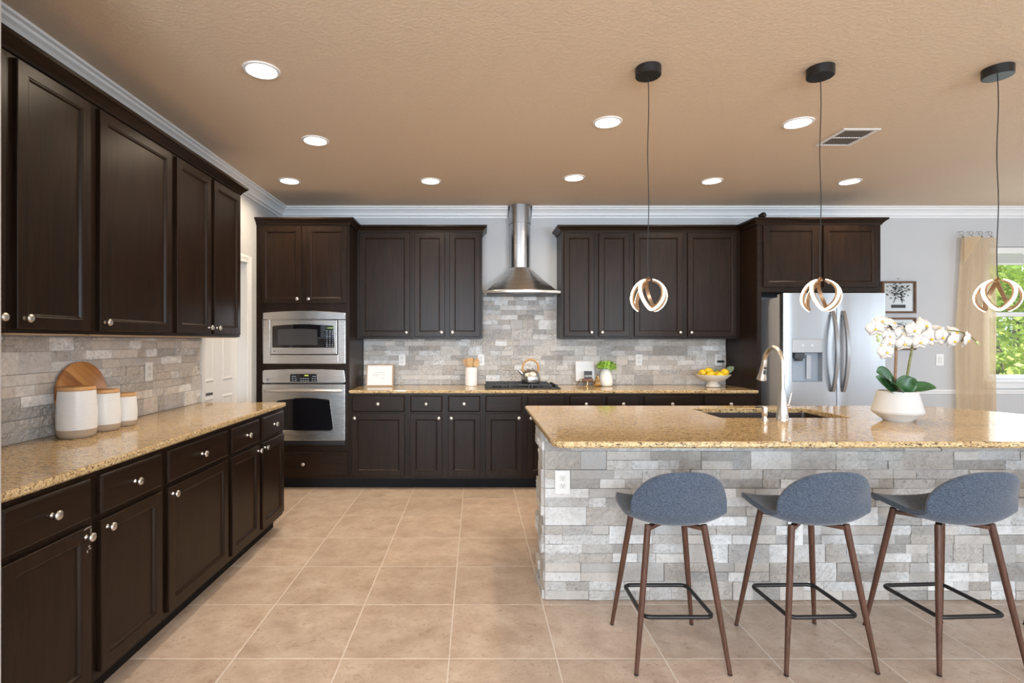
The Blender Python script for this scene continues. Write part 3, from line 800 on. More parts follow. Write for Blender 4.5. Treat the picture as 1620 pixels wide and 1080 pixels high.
# ---------------------------------------------------------------- refrigerator
fr = thing('refrigerator', 'stainless side-by-side refrigerator with a water dispenser in its door', 'refrigerator', (3.16, 4.98, 0))
RX0, RX1, RD = 2.712, 3.612, 4.62
m = MB(); m.box(RX0+0.004, RX1-0.004, RD+0.072, 5.40, 0.02, 1.755); m.box(RX0+0.02, RX0+0.10, RD+0.03, RD+0.14, 1.7555, 1.785); m.box(RX1-0.10, RX1-0.02, RD+0.03, RD+0.14, 1.7555, 1.785); m.build('fridge_body', fridge_side, fr, bevel=0.004)
m = MB(); m.box(RX0+0.01, RX1-0.01, RD+0.066, RD+0.0715, 0.03, 1.75); m.build('door_gasket', black_m, fr)
m = MB(); m.box(RX0+0.01, RX1-0.01, RD+0.02, RD+0.065, 0.001, 0.065); m.build('kick_grille', black_m, fr)
SPX = 3.184
dx0, dx1, dz0, dz1, dzm = 2.785, 3.052, 1.006, 1.382, 1.262
def fridge_door(name, x0, x1, holes=None):
    m = MB(); n = 14
    def prof(x):
        t = (x-x0)/(x1-x0); return RD + 0.010*(2*t-1)**4
    xs = sorted(set([x0 + (x1-x0)*i/n for i in range(n+1)] + ([holes[0], holes[1]] if holes else [])))
    zs = [0.075, 1.787] if not holes else [0.075, holes[2], holes[3], 1.787]
    V = {}
    for x in xs:
        for z in zs: V[x, z] = m.bm.verts.new((x, prof(x), z))
    for a, b in zip(xs, xs[1:]):
        for c, d in zip(zs, zs[1:]):
            if holes and a >= holes[0]-1e-6 and b <= holes[1]+1e-6 and abs(c-holes[2]) < 1e-6: continue
            m.bm.faces.new((V[a, c], V[b, c], V[b, d], V[a, d]))
    yb3 = RD+0.065
    B = {}
    for x in (x0, x1):
        for z in (zs[0], zs[-1]): B[x, z] = m.bm.verts.new((x, yb3, z))
    m.bm.faces.new([V[x0, z] for z in zs] + [B[x0, zs[-1]], B[x0, zs[0]]])
    m.bm.faces.new([V[x1, z] for z in reversed(zs)] + [B[x1, zs[0]], B[x1, zs[-1]]])
    for z in (zs[0], zs[-1]): m.bm.faces.new([V[x, z] for x in xs] + [B[x1, z], B[x0, z]])
    return m.build(name, steel_v, fr, smooth=True, angle=30)
fd = fridge_door('freezer_door', RX0, SPX-0.003, (dx0, dx1, dz0, dz1))
rd = fridge_door('fridge_door', SPX+0.003, RX1)
grey_pl = plain('silver_plastic', (0.48, 0.50, 0.53), 0.35, 0.4)
m = MB(); m.box(dx0+0.001, dx1-0.001, RD-0.002, RD+0.03, dzm, dz1-0.001); m.build('dispenser_panel', grey_pl, fd, bevel=0.003)
m = MB()
x0_, x1_, z0_, z1_ = dx0+0.001, dx1-0.001, dz0+0.001, dzm-0.002
yF, yK = RD+0.001, RD+0.058
m.quad((x0_, yK, z0_), (x1_, yK, z0_), (x1_, yK, z1_), (x0_, yK, z1_)); m.quad((x0_, yF, z0_), (x0_, yK, z0_), (x0_, yK, z1_), (x0_, yF, z1_)); m.quad((x1_, yF, z0_), (x1_, yK, z0_), (x1_, yK, z1_), (x1_, yF, z1_))
m.quad((x0_, yF, z0_), (x1_, yF, z0_), (x1_, yK, z0_), (x0_, yK, z0_)); m.quad((x0_, yF, z1_), (x1_, yF, z1_), (x1_, yK, z1_), (x0_, yK, z1_))
m.build('dispenser_recess', plain('blue_grey_plastic', (0.36, 0.41, 0.48), 0.35), fd)
m = MB(); m.box(dx0+0.03, dx0+0.115, RD+0.008, RD+0.045, dzm-0.05, dzm-0.004); m.lathe([(0.03, 0), (0.038, 0.03)], 16, (dx0+0.075, RD+0.03, dzm-0.075)); m.build('water_spout', plain('dark_grey_plastic', (0.07, 0.075, 0.085), 0.25), fd)
m = MB(); m.box(dx0+0.15, dx0+0.19, RD+0.035, RD+0.05, dz0+0.02, dzm-0.02); m.build('dispenser_paddle', grey_pl, fd, bevel=0.003)
m = MB()
for k, x in enumerate((dx0+0.085, dx0+0.165)): m.box(x, x+0.018, RD-0.0028, RD-0.0018, dz1-0.065, dz1-0.047)
m.build('dispenser_icon', plain('pale_icon', (0.7, 0.72, 0.75), 0.4), fd)
for dr, x in ((fd, SPX-0.047), (rd, SPX+0.047)):
    m = MB(); rr = []
    for k in range(25):
        t = k/24; z = 0.918 + t*0.711; b_ = math.sin(PI*t); y = RD - 0.010 - 0.062*b_**0.8
        w = 0.015 + 0.0035*b_; th = 0.011
        rr.append([(x-w, y+th, z), (x-w*0.75, y-th*0.6, z), (x+w*0.75, y-th*0.6, z), (x+w, y+th, z)])
    m.rings(rr); m.box(x-0.011, x+0.011, RD-0.012, RD+0.004, 0.92, 0.95); m.box(x-0.011, x+0.011, RD-0.012, RD+0.004, 1.597, 1.627)
    m.build('handle', steel_v, dr, smooth=True, angle=50)

# ---------------------------------------------------------------- microwave and wall oven
def arch_poly(x0, x1, z0, z1, rise, r=0.012, n=16):
    pts = [(x0+r, z0), (x1-r, z0)]
    for k in range(5): a = -PI/2 + PI/2*k/4; pts.append((x1-r+r*math.cos(a), z0+r+r*math.sin(a)))
    for k in range(n+1):
        t = k/n; x = x1-r + (x0-x1+2*r)*t; pts.append((x, z1 + rise*(1-(2*t-1)**2)))
    pts.append((x0, z1-r))
    for k in range(5): a = PI + PI/2*k/4; pts.append((x0+r+r*math.cos(a), z0+r+r*math.sin(a)))
    out = []
    for p in pts:
        if not out or (abs(p[0]-out[-1][0])+abs(p[1]-out[-1][1])) > 1e-5: out.append(p)
    return out
def plate(m, poly, y0, y1): m.rings([[(x, y0, z) for x, z in poly], [(x, y1, z) for x, z in poly]])
mw = thing('microwave_oven', 'built-in stainless microwave with arched trim above the wall oven', 'microwave', (-1.573, FB, MZ0))
m = MB(); m.box(-1.90, -1.25, FB+0.001, FB+0.42, MZ0+0.06, MZ1-0.05); m.build('microwave_case', black_m, mw)
m = MB(); P_ = arch_poly(-1.951, -1.196, 1.156, 1.623, 0.018); inner = [(-1.884, 1.238), (-1.262, 1.238), (-1.262, 1.561), (-1.884, 1.561)]
y0, y1 = FB-0.022, FB-0.001
# trim frame: four slabs meeting round the body
def hz(x):
    t = (x+1.951)/0.755; return 1.623 + 0.018*(1-(2*t-1)**2)
m.box(-1.951, -1.884, y0, y1, 1.156, 1.561); m.box(-1.262, -1.196, y0, y1, 1.156, 1.561); m.box(-1.884, -1.262, y0, y1, 1.156, 1.238)
top = [(-1.951, 1.561), (-1.196, 1.561)] + [(-1.196-0.755*k/20, hz(-1.196-0.755*k/20)) for k in range(21)]
plate(m, top, y0, y1)
bmesh.ops.remove_doubles(m.bm, verts=m.bm.verts, dist=1e-5)
m.build('trim_frame', steel, mw, bevel=0.004)
m = MB(); m.box(-1.876, -1.272, FB-0.030, FB-0.0005, 1.244, 1.555); md_ = m.build('microwave_door', steel, mw, bevel=0.003)
m = MB(); plate(m, arch_poly(-1.861, -1.292, 1.303, 1.503, 0.014, 0.010), FB-0.0325, FB-0.0302); m.build('door_glass', black_glass, md_)
m = MB(); plate(m, arch_poly(-1.812, -1.446, 1.328, 1.470, 0.006, 0.006), FB-0.0335, FB-0.0326); m.build('door_window', screen_m, md_)
m = MB()
key_m = plain('pale_key_print', (0.35, 0.40, 0.50), 0.5)
rk = random.Random(3)
for r in range(9):
    for c in range(3):
        w = 0.008 if r in (4, 5, 6) else 0.014
        x = -1.361 + c*0.0265; z = 1.456 - r*0.0175
        m.box(x-w/2, x+w/2, FB-0.0331, FB-0.0326, z-0.0028, z+0.0028)
m.build('keypad', key_m, md_)
m = MB(); m.box(-1.357, -1.302, FB-0.0331, FB-0.0326, 1.476, 1.492); m.build('clock_display', emission('green_display', (0.35, 0.50, 0.12), 0.5), md_)
m = MB(); m.box(-1.852, -1.834, FB-0.0312, FB-0.0301, 1.262, 1.280); m.build('badge', plain('grey_badge', (0.28, 0.28, 0.29), 0.4, 0.5), md_)
m = MB(); m.box(-1.366, -1.294, FB-0.0318, FB-0.0301, 1.258, 1.294); m.build('door_button', steel, md_, bevel=0.002)

ov = thing('wall_oven', 'built-in stainless wall oven with a wide handle under the microwave', 'oven', (-1.573, FB, OZ0))
m = MB(); m.box(-1.93, -1.22, FB+0.001, FB+0.50, OZ0+0.01, OZ1-0.01); m.build('oven_case', black_m, ov)
m = MB(); plate(m, arch_poly(-1.953, -1.196, 0.982, 1.098, 0.010, 0.012), FB-0.026, FB-0.001); cp = m.build('control_panel', steel, ov, bevel=0.003)
m = MB(); plate(m, arch_poly(-1.700, -1.452, 0.992, 1.062, 0.003, 0.006), FB-0.0285, FB-0.0262); m.build('control_glass', black_glass, cp)
m = MB()
for x, z in [(-1.675+0.027*i, 1.003) for i in range(2)] + [(-1.675+0.027*i, 1.021) for i in range(2)] + [(-1.60+0.022*i, 1.003) for i in range(4)] + [(-1.60+0.022*i, 1.021) for i in range(4)] + [(-1.495+0.025*i, 1.003) for i in range(2)] + [(-1.495+0.025*i, 1.021) for i in range(2)] + [(-1.675, 1.040), (-1.655, 1.040), (-1.488, 1.040), (-1.47, 1.040)]:
    m.box(x-0.008, x+0.008, FB-0.0291, FB-0.0286, z-0.0025, z+0.0025)
m.build('control_keys', key_m, cp)
m = MB(); m.box(-1.568, -1.532, FB-0.0291, FB-0.0286, 1.043, 1.056); m.build('clock_display', emission('yellow_green_display', (0.55, 0.60, 0.08), 1.0), cp)
m = MB(); m.lathe([(0.012, 0), (0.012, 0.0015)], 20, M=Matrix.Translation((-1.905, FB-0.0261, 1.012)) @ Matrix.Rotation(PI/2, 4, 'X')); m.build('badge', MATS['grey_badge'], cp)
m = MB(); m.box(-1.953, -1.196, FB-0.036, FB-0.001, 0.455, 0.970); od = m.build('oven_door', steel, ov, bevel=0.004)
m = MB(); plate(m, arch_poly(-1.838, -1.310, 0.552, 0.822, 0.018, 0.028), FB-0.0385, FB-0.0363); m.build('oven_window', black_glass, od)
m = MB()
pw = arch_poly(-1.838, -1.310, 0.552, 0.822, 0.018, 0.028); pw2 = arch_poly(-1.846, -1.302, 0.544, 0.829, 0.019, 0.034)
m.rings([[(x, FB-0.0362, z) for x, z in pw2], [(x, FB-0.0395, z) for x, z in pw2], [(x, FB-0.0395, z) for x, z in pw], [(x, FB-0.0362, z) for x, z in pw]], False, False)
m.build('window_bezel', plain('polished_bezel', (0.75, 0.74, 0.72), 0.15, 1.0), od)
m = MB()
hp = [(-1.925 + 0.70*k/20, FB-0.052-0.026*math.sin(PI*k/20)**0.5, 0.913) for k in range(21)]
m.tube(hp, 0.0135, 14); m.box(-1.925, -1.895, FB-0.060, FB-0.0355, 0.904, 0.922); m.box(-1.255, -1.225, FB-0.060, FB-0.0355, 0.904, 0.922)
m.build('handle', nickel, od, smooth=True)
m = MB(); m.box(-1.948, -1.20, FB-0.012, FB-0.0005, 0.412, 0.453); m.build('vent_strip', black_m, ov)

# ---------------------------------------------------------------- range hood
hood = thing('range_hood', 'stainless chimney range hood above the cooktop', 'range hood', (HX, 5.25, 1.83))
def dring(cx, hw, depth, z, n=28, r=None, sq=2.2):
    """front-bowed outline: flat at the wall, bowed to the room"""
    out = [(cx-hw, W_BACK-0.002, z)]
    for k in range(n+1):
        a = PI*k/n; c = -math.cos(a); s = math.sin(a)
        out.append((cx + hw*math.copysign(abs(c)**(2/sq), c), W_BACK-0.03 - (depth-0.03)*abs(s)**(2/sq), z))
    out.append((cx+hw, W_BACK-0.002, z)); return out
m = MB(); m.rings([dring(HX, 0.107, 0.17, z, sq=2.6) for z in (2.10, 2.555)]); m.build('chimney', steel_v, hood, smooth=True, angle=50)
m = MB(); m.rings([dring(HX, 0.1125, 0.178, z, sq=2.6) for z in (2.5555, CEIL-0.001)]); m.build('chimney_sleeve', steel_v, hood, smooth=True, angle=50)
def lipring(hw, dmid, dside, z, n=24):
    out = [(HX-hw, W_BACK-0.022, z), (HX-hw, W_BACK-dside, z)]
    for k in range(1, n): t = k/n; out.append((HX-hw+2*hw*t, W_BACK - dside - (dmid-dside)*(1-(2*t-1)**2), z))
    out += [(HX+hw, W_BACK-dside, z), (HX+hw, W_BACK-0.022, z)]; return out
m = MB(); rr = []
n = 30
def canring(t, z):
    out = []
    A = dring(HX, 0.112, 0.178, z, n=23, sq=2.6); B = lipring(0.345, 0.41, 0.30, z, n=23)
    for a, b in zip(A, B): out.append((a[0]*(1-t)+b[0]*t, a[1]*(1-t)+b[1]*t, z))
    return out
m.rings([canring(0, 2.106), canring(0.02, 2.100), canring(0.5, 1.978), canring(1.0, 1.856)], True, True); m.build('canopy', steel, hood, smooth=True, angle=50)
m = MB(); m.rings([lipring(0.379, 0.435, 0.318, z) for z in (1.829, 1.8555)]); m.build('canopy_rim', nickel, hood, bevel=0.003)
m = MB(); m.rings([lipring(0.34, 0.40, 0.29, z) for z in (1.822, 1.8285)]); m.build('filter_panel', plain('dark_filter', (0.10, 0.10, 0.10), 0.4, 0.7), hood)

# ---------------------------------------------------------------- cooktop and kettle
ck = thing('gas_cooktop', 'black gas cooktop with cast iron grates set in the back worktop', 'cooktop', (0.44, 5.13, CT))
cz = CT + 0.0005
m = MB(); m.box(0.085, 0.795, 4.91, 5.37, cz, cz+0.012); m.build('cooktop_base', black_m, ck, bevel=0.004)
m = MB()
bs = [(0.20, 5.02), (0.20, 5.25), (0.41, 5.14), (0.60, 5.02), (0.60, 5.25)]
for i, (x, y) in enumerate(bs):
    m = MB(); m.lathe([(0.045, 0.0125), (0.045, 0.022), (0.034, 0.028), (0.012, 0.028)], 20, (x, y, cz)); m.build('burner', black_m, ck, smooth=True)
iron = plain('cast_iron', (0.022, 0.024, 0.028), 0.45, bmp=0.2, bscale=200)
for x0, x1 in ((0.095, 0.300), (0.305, 0.510), (0.515, 0.715)):
    m = MB(); b = 0.0055
    for y in (4.93, 5.035, 5.14, 5.245, 5.345): m.box(x0, x1, y-b, y+b, cz+0.030, cz+0.040)
    for x in (x0+b, (x0+x1)/2, x1-b): m.box(x-b, x+b, 4.93, 5.345, cz+0.0301, cz+0.0399)
    for x in (x0+0.012, x1-0.012):
        for y in (4.935, 5.34): m.box(x-0.007, x+0.007, y-0.007, y+0.007, cz+0.0122, cz+0.031)
    m.build('grate', iron, ck, bevel=0.002)
for k in range(5):
    m = MB(); m.lathe([(0.018, 0.0125), (0.016, 0.034), (0.013, 0.036)], 16, (0.757, 4.96+k*0.082, cz)); m.build('control_knob', black_m, ck, smooth=True)

kettle_m = plain('kettle_steel', (0.58, 0.57, 0.56), 0.3, 1.0)
kx, ky, kz0 = 0.531, 5.105, cz+0.0405
kt = thing('tea_kettle', 'steel tea kettle with a wooden arched handle on the cooktop', 'kettle', (kx, ky, kz0))
rib = lambda a, z: 1 + 0.018*abs(math.cos(8*a))
m = MB(); m.lathe([(0.075, 0), (0.088, 0.010), (0.094, 0.035), (0.093, 0.06), (0.084, 0.09), (0.066, 0.115), (0.045, 0.128), (0.035, 0.132)], 64, (kx, ky, kz0), mod=rib); m.build('kettle_body', kettle_m, kt, smooth=True)
m = MB(); m.lathe([(0.036, 0.1325), (0.034, 0.138), (0.022, 0.143), (0.006, 0.145)], 28, (kx, ky, kz0))
m.tube([(kx-0.022, ky, kz0+0.140), (kx-0.020, ky, kz0+0.156), (kx, ky, kz0+0.166), (kx+0.020, ky, kz0+0.156), (kx+0.022, ky, kz0+0.140)], 0.004, 8); m.build('kettle_lid', kettle_m, kt, smooth=True)
bamboo = wood('honey_wood', (30, 30, 6), (0.42, 0.21, 0.07), (0.66, 0.38, 0.15), 0.4)
arc = [(kx + 0.077*math.cos(a), ky, kz0 + 0.150 + 0.078*math.sin(a)) for a in [PI*1.10 - PI*1.20*k/24 for k in range(25)]]
arc = [(kx-0.062, ky, kz0+0.100)] + arc + [(kx+0.062, ky, kz0+0.100)]
m = MB(); m.tube(arc, [0.008]+[0.0095]*25+[0.008], 12); m.build('kettle_handle', bamboo, kt, smooth=True)
m = MB(); m.tube([(kx-0.072, ky, kz0+0.088), (kx-0.098, ky, kz0+0.112), (kx-0.115, ky, kz0+0.130)], [0.020, 0.015, 0.011], 14); m.build('kettle_spout', kettle_m, kt, smooth=True)

# ---------------------------------------------------------------- small things on the back worktop
fp = thing('framed_print', 'small framed white print leaning on the backsplash beside the oven cabinet', 'picture', (-0.96, 5.24, CT))
fM = Matrix.Translation((-0.958, 5.215, CT+0.001)) @ Matrix.Rotation(math.radians(2.0), 4, 'Z') @ Matrix.Rotation(math.radians(-9), 4, 'X')
w_, h_ = 0.27, 0.222
pale_wood = wood('pale_oak', (3, 40, 3), (0.36, 0.24, 0.14), (0.52, 0.38, 0.25), 0.45)
m = MB()
for a in ((-w_/2, -w_/2+0.012, 0, h_), (w_/2-0.012, w_/2, 0, h_), (-w_/2+0.012, w_/2-0.012, 0, 0.012), (-w_/2+0.012, w_/2-0.012, h_-0.012, h_)): m.box(a[0], a[1], 0, 0.016, a[2], a[3], fM)
m.build('frame', pale_wood, fp)
m = MB(); m.box(-w_/2+0.012, w_/2-0.012, 0.006, 0.012, 0.012, h_-0.012, fM); m.build('print_sheet', paper_m, fp)
m = MB()
for x0, x1, z, hh in ((-0.055, 0.045, 0.140, 0.0022), (0.02, 0.05, 0.126, 0.0015), (-0.075, -0.005, 0.115, 0.0025), (0.008, 0.055, 0.112, 0.0015), (-0.055, -0.01, 0.101, 0.0015), (0.012, 0.045, 0.082, 0.0022)):
    x = x0
    while x < x1:
        L = random.uniform(0.008, 0.018); m.box(x, min(x+L, x1), 0.0052, 0.0059, z-hh, z+hh, fM); x += L + 0.003
m.build('lettering', plain('grey_lettering', (0.50, 0.47, 0.48), 0.6), fp)

crx, cry = -0.048, 5.29
cr = thing('utensil_crock', 'plain white ceramic crock holding wooden utensils', 'crock', (crx, cry, CT))
m = MB(); m.lathe([(0.058, 0.0005), (0.061, 0.004), (0.061, 0.184), (0.059, 0.187), (0.055, 0.184), (0.054, 0.012), (0.01, 0.010)], 40, (crx, cry, CT)); m.build('crock_body', ceramic, cr, smooth=True)
beech = wood('beech_wood', (30, 30, 5), (0.58, 0.35, 0.16), (0.72, 0.48, 0.25), 0.5)
def utensil(name, label, bx, by, tx, ty, top, headw, headl, kind):
    headw *= 1.25
    o = thing(name, label, 'kitchen utensil', (crx, cry, CT+0.02), 'wooden utensils in the white crock')
    b = Vector((crx+bx, cry+by, CT+0.018)); t = Vector((crx+tx, cry+ty, CT+top)); d = (t-b); L = d.length; d.normalize()
    m = MB(); m.tube([b, b + d*(L-headl+0.01)], [0.0055, 0.006], 10); m.build('utensil_handle', beech, o, smooth=True)
    hm_ = Matrix.Translation(b + d*(L-headl)) @ d.to_track_quat('Z', 'X').to_matrix().to_4x4()
    m = MB(); rings = []
    n = 10
    for k in range(n+1):
        s = k/n
        if kind == 'spoon': w = headw*max(0.22, math.sin(PI*min(1, 0.12+s*0.88))**0.6); off = -0.010*math.sin(PI*s)
        else: w = headw*(0.35+0.65*min(1, s*2.2)); off = 0
        th = 0.0035
        rings.append([hm_ @ Vector((c*w, off + q*th - (0.004*(1-abs(c)) if kind == 'spoon' else 0), s*headl)) for c, q in ((-1,0),(-0.6,-1),(0.6,-1),(1,0),(0.6,1),(-0.6,1))])
    m.rings(rings); m.build('utensil_head', beech, o, smooth=True, angle=60)
    return o
utensil('wooden_spatula', 'wide flat wooden spatula leaning to the oven side of the crock', 0.004, 0.008, -0.058, 0.008, 0.272, 0.022, 0.10, 'flat')
utensil('wooden_turner', 'upright flat wooden turner in the middle of the crock', -0.006, -0.032, -0.012, -0.034, 0.283, 0.024, 0.095, 'flat')
utensil('wooden_spoon', 'slim wooden spoon behind the turner in the crock', 0.000, 0.028, -0.030, 0.032, 0.279, 0.019, 0.075, 'spoon')
utensil('wooden_spoon', 'round wooden spoon leaning to the cooktop side of the crock', 0.006, -0.010, 0.062, -0.012, 0.276, 0.024, 0.085, 'spoon')
utensil('wooden_fork', 'narrow wooden scoop standing at the back of the crock', 0.016, 0.036, 0.024, 0.040, 0.277, 0.018, 0.085, 'spoon')

# white print, small sign, brass drop, plant and fruit bowl
wp = tag(MB().build('white_print', None), 'blank white print card leaning behind the small dark sign', 'print')
bpy.data.objects.remove(wp)
wp = thing('print_easel', 'white print card on a brass wire easel behind the small dark sign', 'print', (1.09, 5.33, CT))
pM = Matrix.Translation((1.112, 5.335, CT+0.045)) @ Matrix.Rotation(math.radians(-10), 4, 'X')
m = MB(); m.box(-0.094, 0.094, 0, 0.010, 0, 0.200, pM); m.build('print_card', paper_m, wp)
m = MB()
for s in (-1, 1):
    m.tube([(1.112+s*0.105, 5.27, CT+0.0045), (1.112+s*0.07, 5.325, CT+0.038), (1.112+s*0.03, 5.36, CT+0.10), (1.112, 5.385, CT+0.16)], 0.0035, 8)
m.tube([(1.03, 5.322, CT+0.036), (1.194, 5.322, CT+0.036)], 0.0035, 8)
m.tube([(1.112, 5.385, CT+0.16), (1.112, 5.41, CT+0.0045)], 0.0035, 8)
m.build('easel_stand', gold, wp, smooth=True)
sg = thing('tabletop_sign', 'small dark sign reading HOME on a brown wooden stand', 'sign', (1.125, 5.25, CT))
brown_w = wood('reddish_wood', (4, 30, 30), (0.13, 0.06, 0.04), (0.25, 0.13, 0.09), 0.4)
m = MB(); m.lathe([(0.030, 0.0005), (0.028, 0.006), (0.009, 0.012), (0.008, 0.048)], 20, (1.115, 5.25, CT)); m.build('sign_stand', gold, sg, smooth=True)
m = MB(); m.box(1.060, 1.172, 5.232, 5.268, CT+0.048, CT+0.076); m.build('sign_ledge', brown_w, sg, bevel=0.006)
m = MB(); m.box(1.083, 1.161, 5.240, 5.258, CT+0.0765, CT+0.142); m.box(1.083, 1.161, 5.241, 5.257, CT+0.142, CT+0.150); sb = m.build('sign_board', plain('charcoal_board', (0.035, 0.040, 0.048), 0.5), sg, bevel=0.002)
fc = bpy.data.curves.new('sign_lettering', 'FONT'); fc.body = 'HOME'; fc.size = 0.026; fc.align_x = 'CENTER'; fc.align_y = 'CENTER'; fc.extrude = 0.0006
ft = bpy.data.objects.new('sign_text', fc); COL.objects.link(ft); bpy.context.view_layer.update()
fm_ = bpy.data.meshes.new_from_object(ft.evaluated_get(bpy.context.evaluated_depsgraph_get())); bpy.data.objects.remove(ft)
fo = bpy.data.objects.new('sign_lettering', fm_); COL.objects.link(fo); fo.parent = sb; fo.location = Vector((1.122, 5.2385, CT+0.100)) - root_loc(sb); fo.rotation_euler = (PI/2, 0, 0); fm_.materials.clear(); fm_.materials.append(white_plastic)
gd = thing('brass_ornament', 'small brass teardrop ornament in front of the white plant pot', 'ornament', (1.205, 5.20, CT))
m = MB(); m.lathe([(0.024, 0.0005), (0.036, 0.010), (0.0395, 0.026), (0.035, 0.045), (0.022, 0.075), (0.010, 0.100), (0.005, 0.108)], 8, (1.205, 5.20, CT)); m.build('ornament_body', gold, gd)
m = MB(); m.tube([(1.205+0.008*math.cos(a), 5.20, CT+0.116+0.009*math.sin(a)) for a in [2*PI*k/12 for k in range(12)]], 0.002, 6, closed=True); m.build('ornament_loop', gold, gd, smooth=True)

px_, py_ = 1.300, 5.245
pp = thing('potted_plant', 'small bushy green plant in a white tapered pot on the back worktop', 'plant', (px_, py_, CT))
m = MB(); m.lathe([(0.046, 0.0005), (0.062, 0.012), (0.068, 0.045), (0.062, 0.095), (0.048, 0.145), (0.041, 0.172), (0.038, 0.176), (0.036, 0.170), (0.01, 0.16)], 36, (px_, py_, CT), mod=lambda a, z: 1+0.012*math.cos(10*a)); m.build('plant_pot', ceramic, pp, smooth=True)
plant_m = leafy('bright_green_leaf', (0.13, 0.34, 0.03), (0.46, 0.70, 0.12), 60)
m = MB(); rp = random.Random(5)
for k in range(330):
    th = rp.uniform(0, 2*PI); ph = rp.uniform(-0.35, 1.0); r = rp.uniform(0.55, 1.0)
    c = Vector((px_ + 0.104*r*math.cos(th)*math.cos(ph*0.9), py_ + 0.085*r*math.sin(th)*math.cos(ph*0.9), CT+0.195 + 0.068*r*math.sin(ph)))
    n = (c - Vector((px_, py_, CT+0.17))).normalized() + Vector((rp.uniform(-.6,.6), rp.uniform(-.6,.6), rp.uniform(-.3,.6))); n.normalize()
    u = n.cross(Vector((rp.uniform(-1,1), rp.uniform(-1,1), rp.uniform(-1,1)))).normalized(); v = n.cross(u)
    L = rp.uniform(0.013, 0.021); W = L*0.62
    pts = [c-u*L, c-u*L*0.2+v*W+n*0.002, c+u*L*0.6+v*W*0.7, c+u*L, c+u*L*0.6-v*W*0.7, c-u*L*0.2-v*W+n*0.002]
    m.bm.faces.new([m.bm.verts.new(p) for p in pts])
tag(m.build('foliage', plant_m, pp), kind='stuff')
m = MB()
for k in range(14):
    a = 2*PI*k/14
    m.tube([(px_+0.01*math.cos(a), py_+0.01*math.sin(a), CT+0.162), (px_+0.03*math.cos(a), py_+0.03*math.sin(a), CT+0.195), (px_+0.065*math.cos(a), py_+0.055*math.sin(a), CT+0.225)], 0.0013, 5)
m.build('plant_stems', plant_m, pp)

bx_, by_ = 2.323, 5.14
fbw = tag(MB().build('fruit_bowl', None), 'x', 'x'); bpy.data.objects.remove(fbw)
m = MB(); m.lathe([(0.060, 0.0005), (0.068, 0.006), (0.064, 0.020), (0.045, 0.045), (0.043, 0.052), (0.085, 0.062), (0.130, 0.088), (0.160, 0.120), (0.161, 0.124), (0.157, 0.124), (0.125, 0.094), (0.08, 0.072), (0.01, 0.068)], 48, (0, 0, 0))
bowl = m.build('fruit_bowl', plain('cream_ceramic', (0.80, 0.77, 0.70), 0.3), None, smooth=True); bowl.location = (bx_, by_, CT)
tag(bowl, 'white footed bowl of yellow lemons on the back worktop', 'bowl')
lemon_m = plain('lemon_peel', (0.85, 0.55, 0.012), 0.4, bmp=0.25, bscale=160, var=0.12, vscale=12)
def lemon_mesh():
    m = MB(); m.lathe([(0.003, -0.046), (0.006, -0.042), (0.014, -0.036), (0.026, -0.024), (0.033, -0.006), (0.033, 0.008), (0.025, 0.026), (0.013, 0.036), (0.007, 0.041), (0.003, 0.045)], 24)
    return m
lemon0 = lemon_mesh().build('lemon', lemon_m, None, smooth=True); tag(lemon0, 'lemon at the hood end of the footed bowl', 'lemon', 'lemons in the footed bowl')
specs = [(-0.112, -0.018, 0.139, 85, 20, None), (-0.052, -0.078, 0.130, 82, 85, 'plump lemon in front in the footed bowl, beside the endmost one'),
         (-0.036, 0.030, 0.155, 70, 50, 'topmost lemon perched at the back of the footed bowl'), (0.044, -0.070, 0.122, 88, 90, 'low lemon in the middle of the footed bowl'),
         (0.102, -0.026, 0.142, 80, 10, 'big orange-yellow lemon at the refrigerator end of the footed bowl'), (0.050, 0.050, 0.136, 80, 95, 'lemon half hidden behind the big one in the footed bowl')]
for i, (x, y, z, tilt, rz, lab) in enumerate(specs):
    o = lemon0 if i == 0 else lemon0.copy()
    if i: COL.objects.link(o); o['label'] = lab
    o.location = (bx_+x, by_+y, CT+z); o.rotation_euler = (math.radians(tilt), 0, math.radians(rz)); 
    if i == 4: o.scale = (1.15, 1.15, 1.1)
def leaf_surface(m, spine, width, cup=0.25, up=Vector((0,0,1)), tip=0.5, nu=8):
    pts = catmull(spine, 6); n = len(pts)-1; rows = []
    for i, p in enumerate(pts):
        s = i/n; d = (pts[min(i+1,n)]-pts[max(i-1,0)]).normalized(); sd_ = d.cross(up)
        sd_ = sd_.normalized() if sd_.length > 1e-4 else Vector((1,0,0)); nn = sd_.cross(d)
        w = width*max(0.03, math.sin(PI*(0.08+0.92*s**(0.85 if tip < .5 else 1.0)))**0.7) if s < 1 else width*0.02
        rows.append([m.bm.verts.new(p + sd_*(w*(2*k/nu-1)) + nn*(cup*w*(2*k/nu-1)**2)) for k in range(nu+1)])
    for a, b in zip(rows, rows[1:]):
        for k in range(nu): m.bm.faces.new((a[k], a[k+1], b[k+1], b[k]))
sage = leafy('sage_leaf', (0.10, 0.15, 0.07), (0.26, 0.33, 0.20), 30)
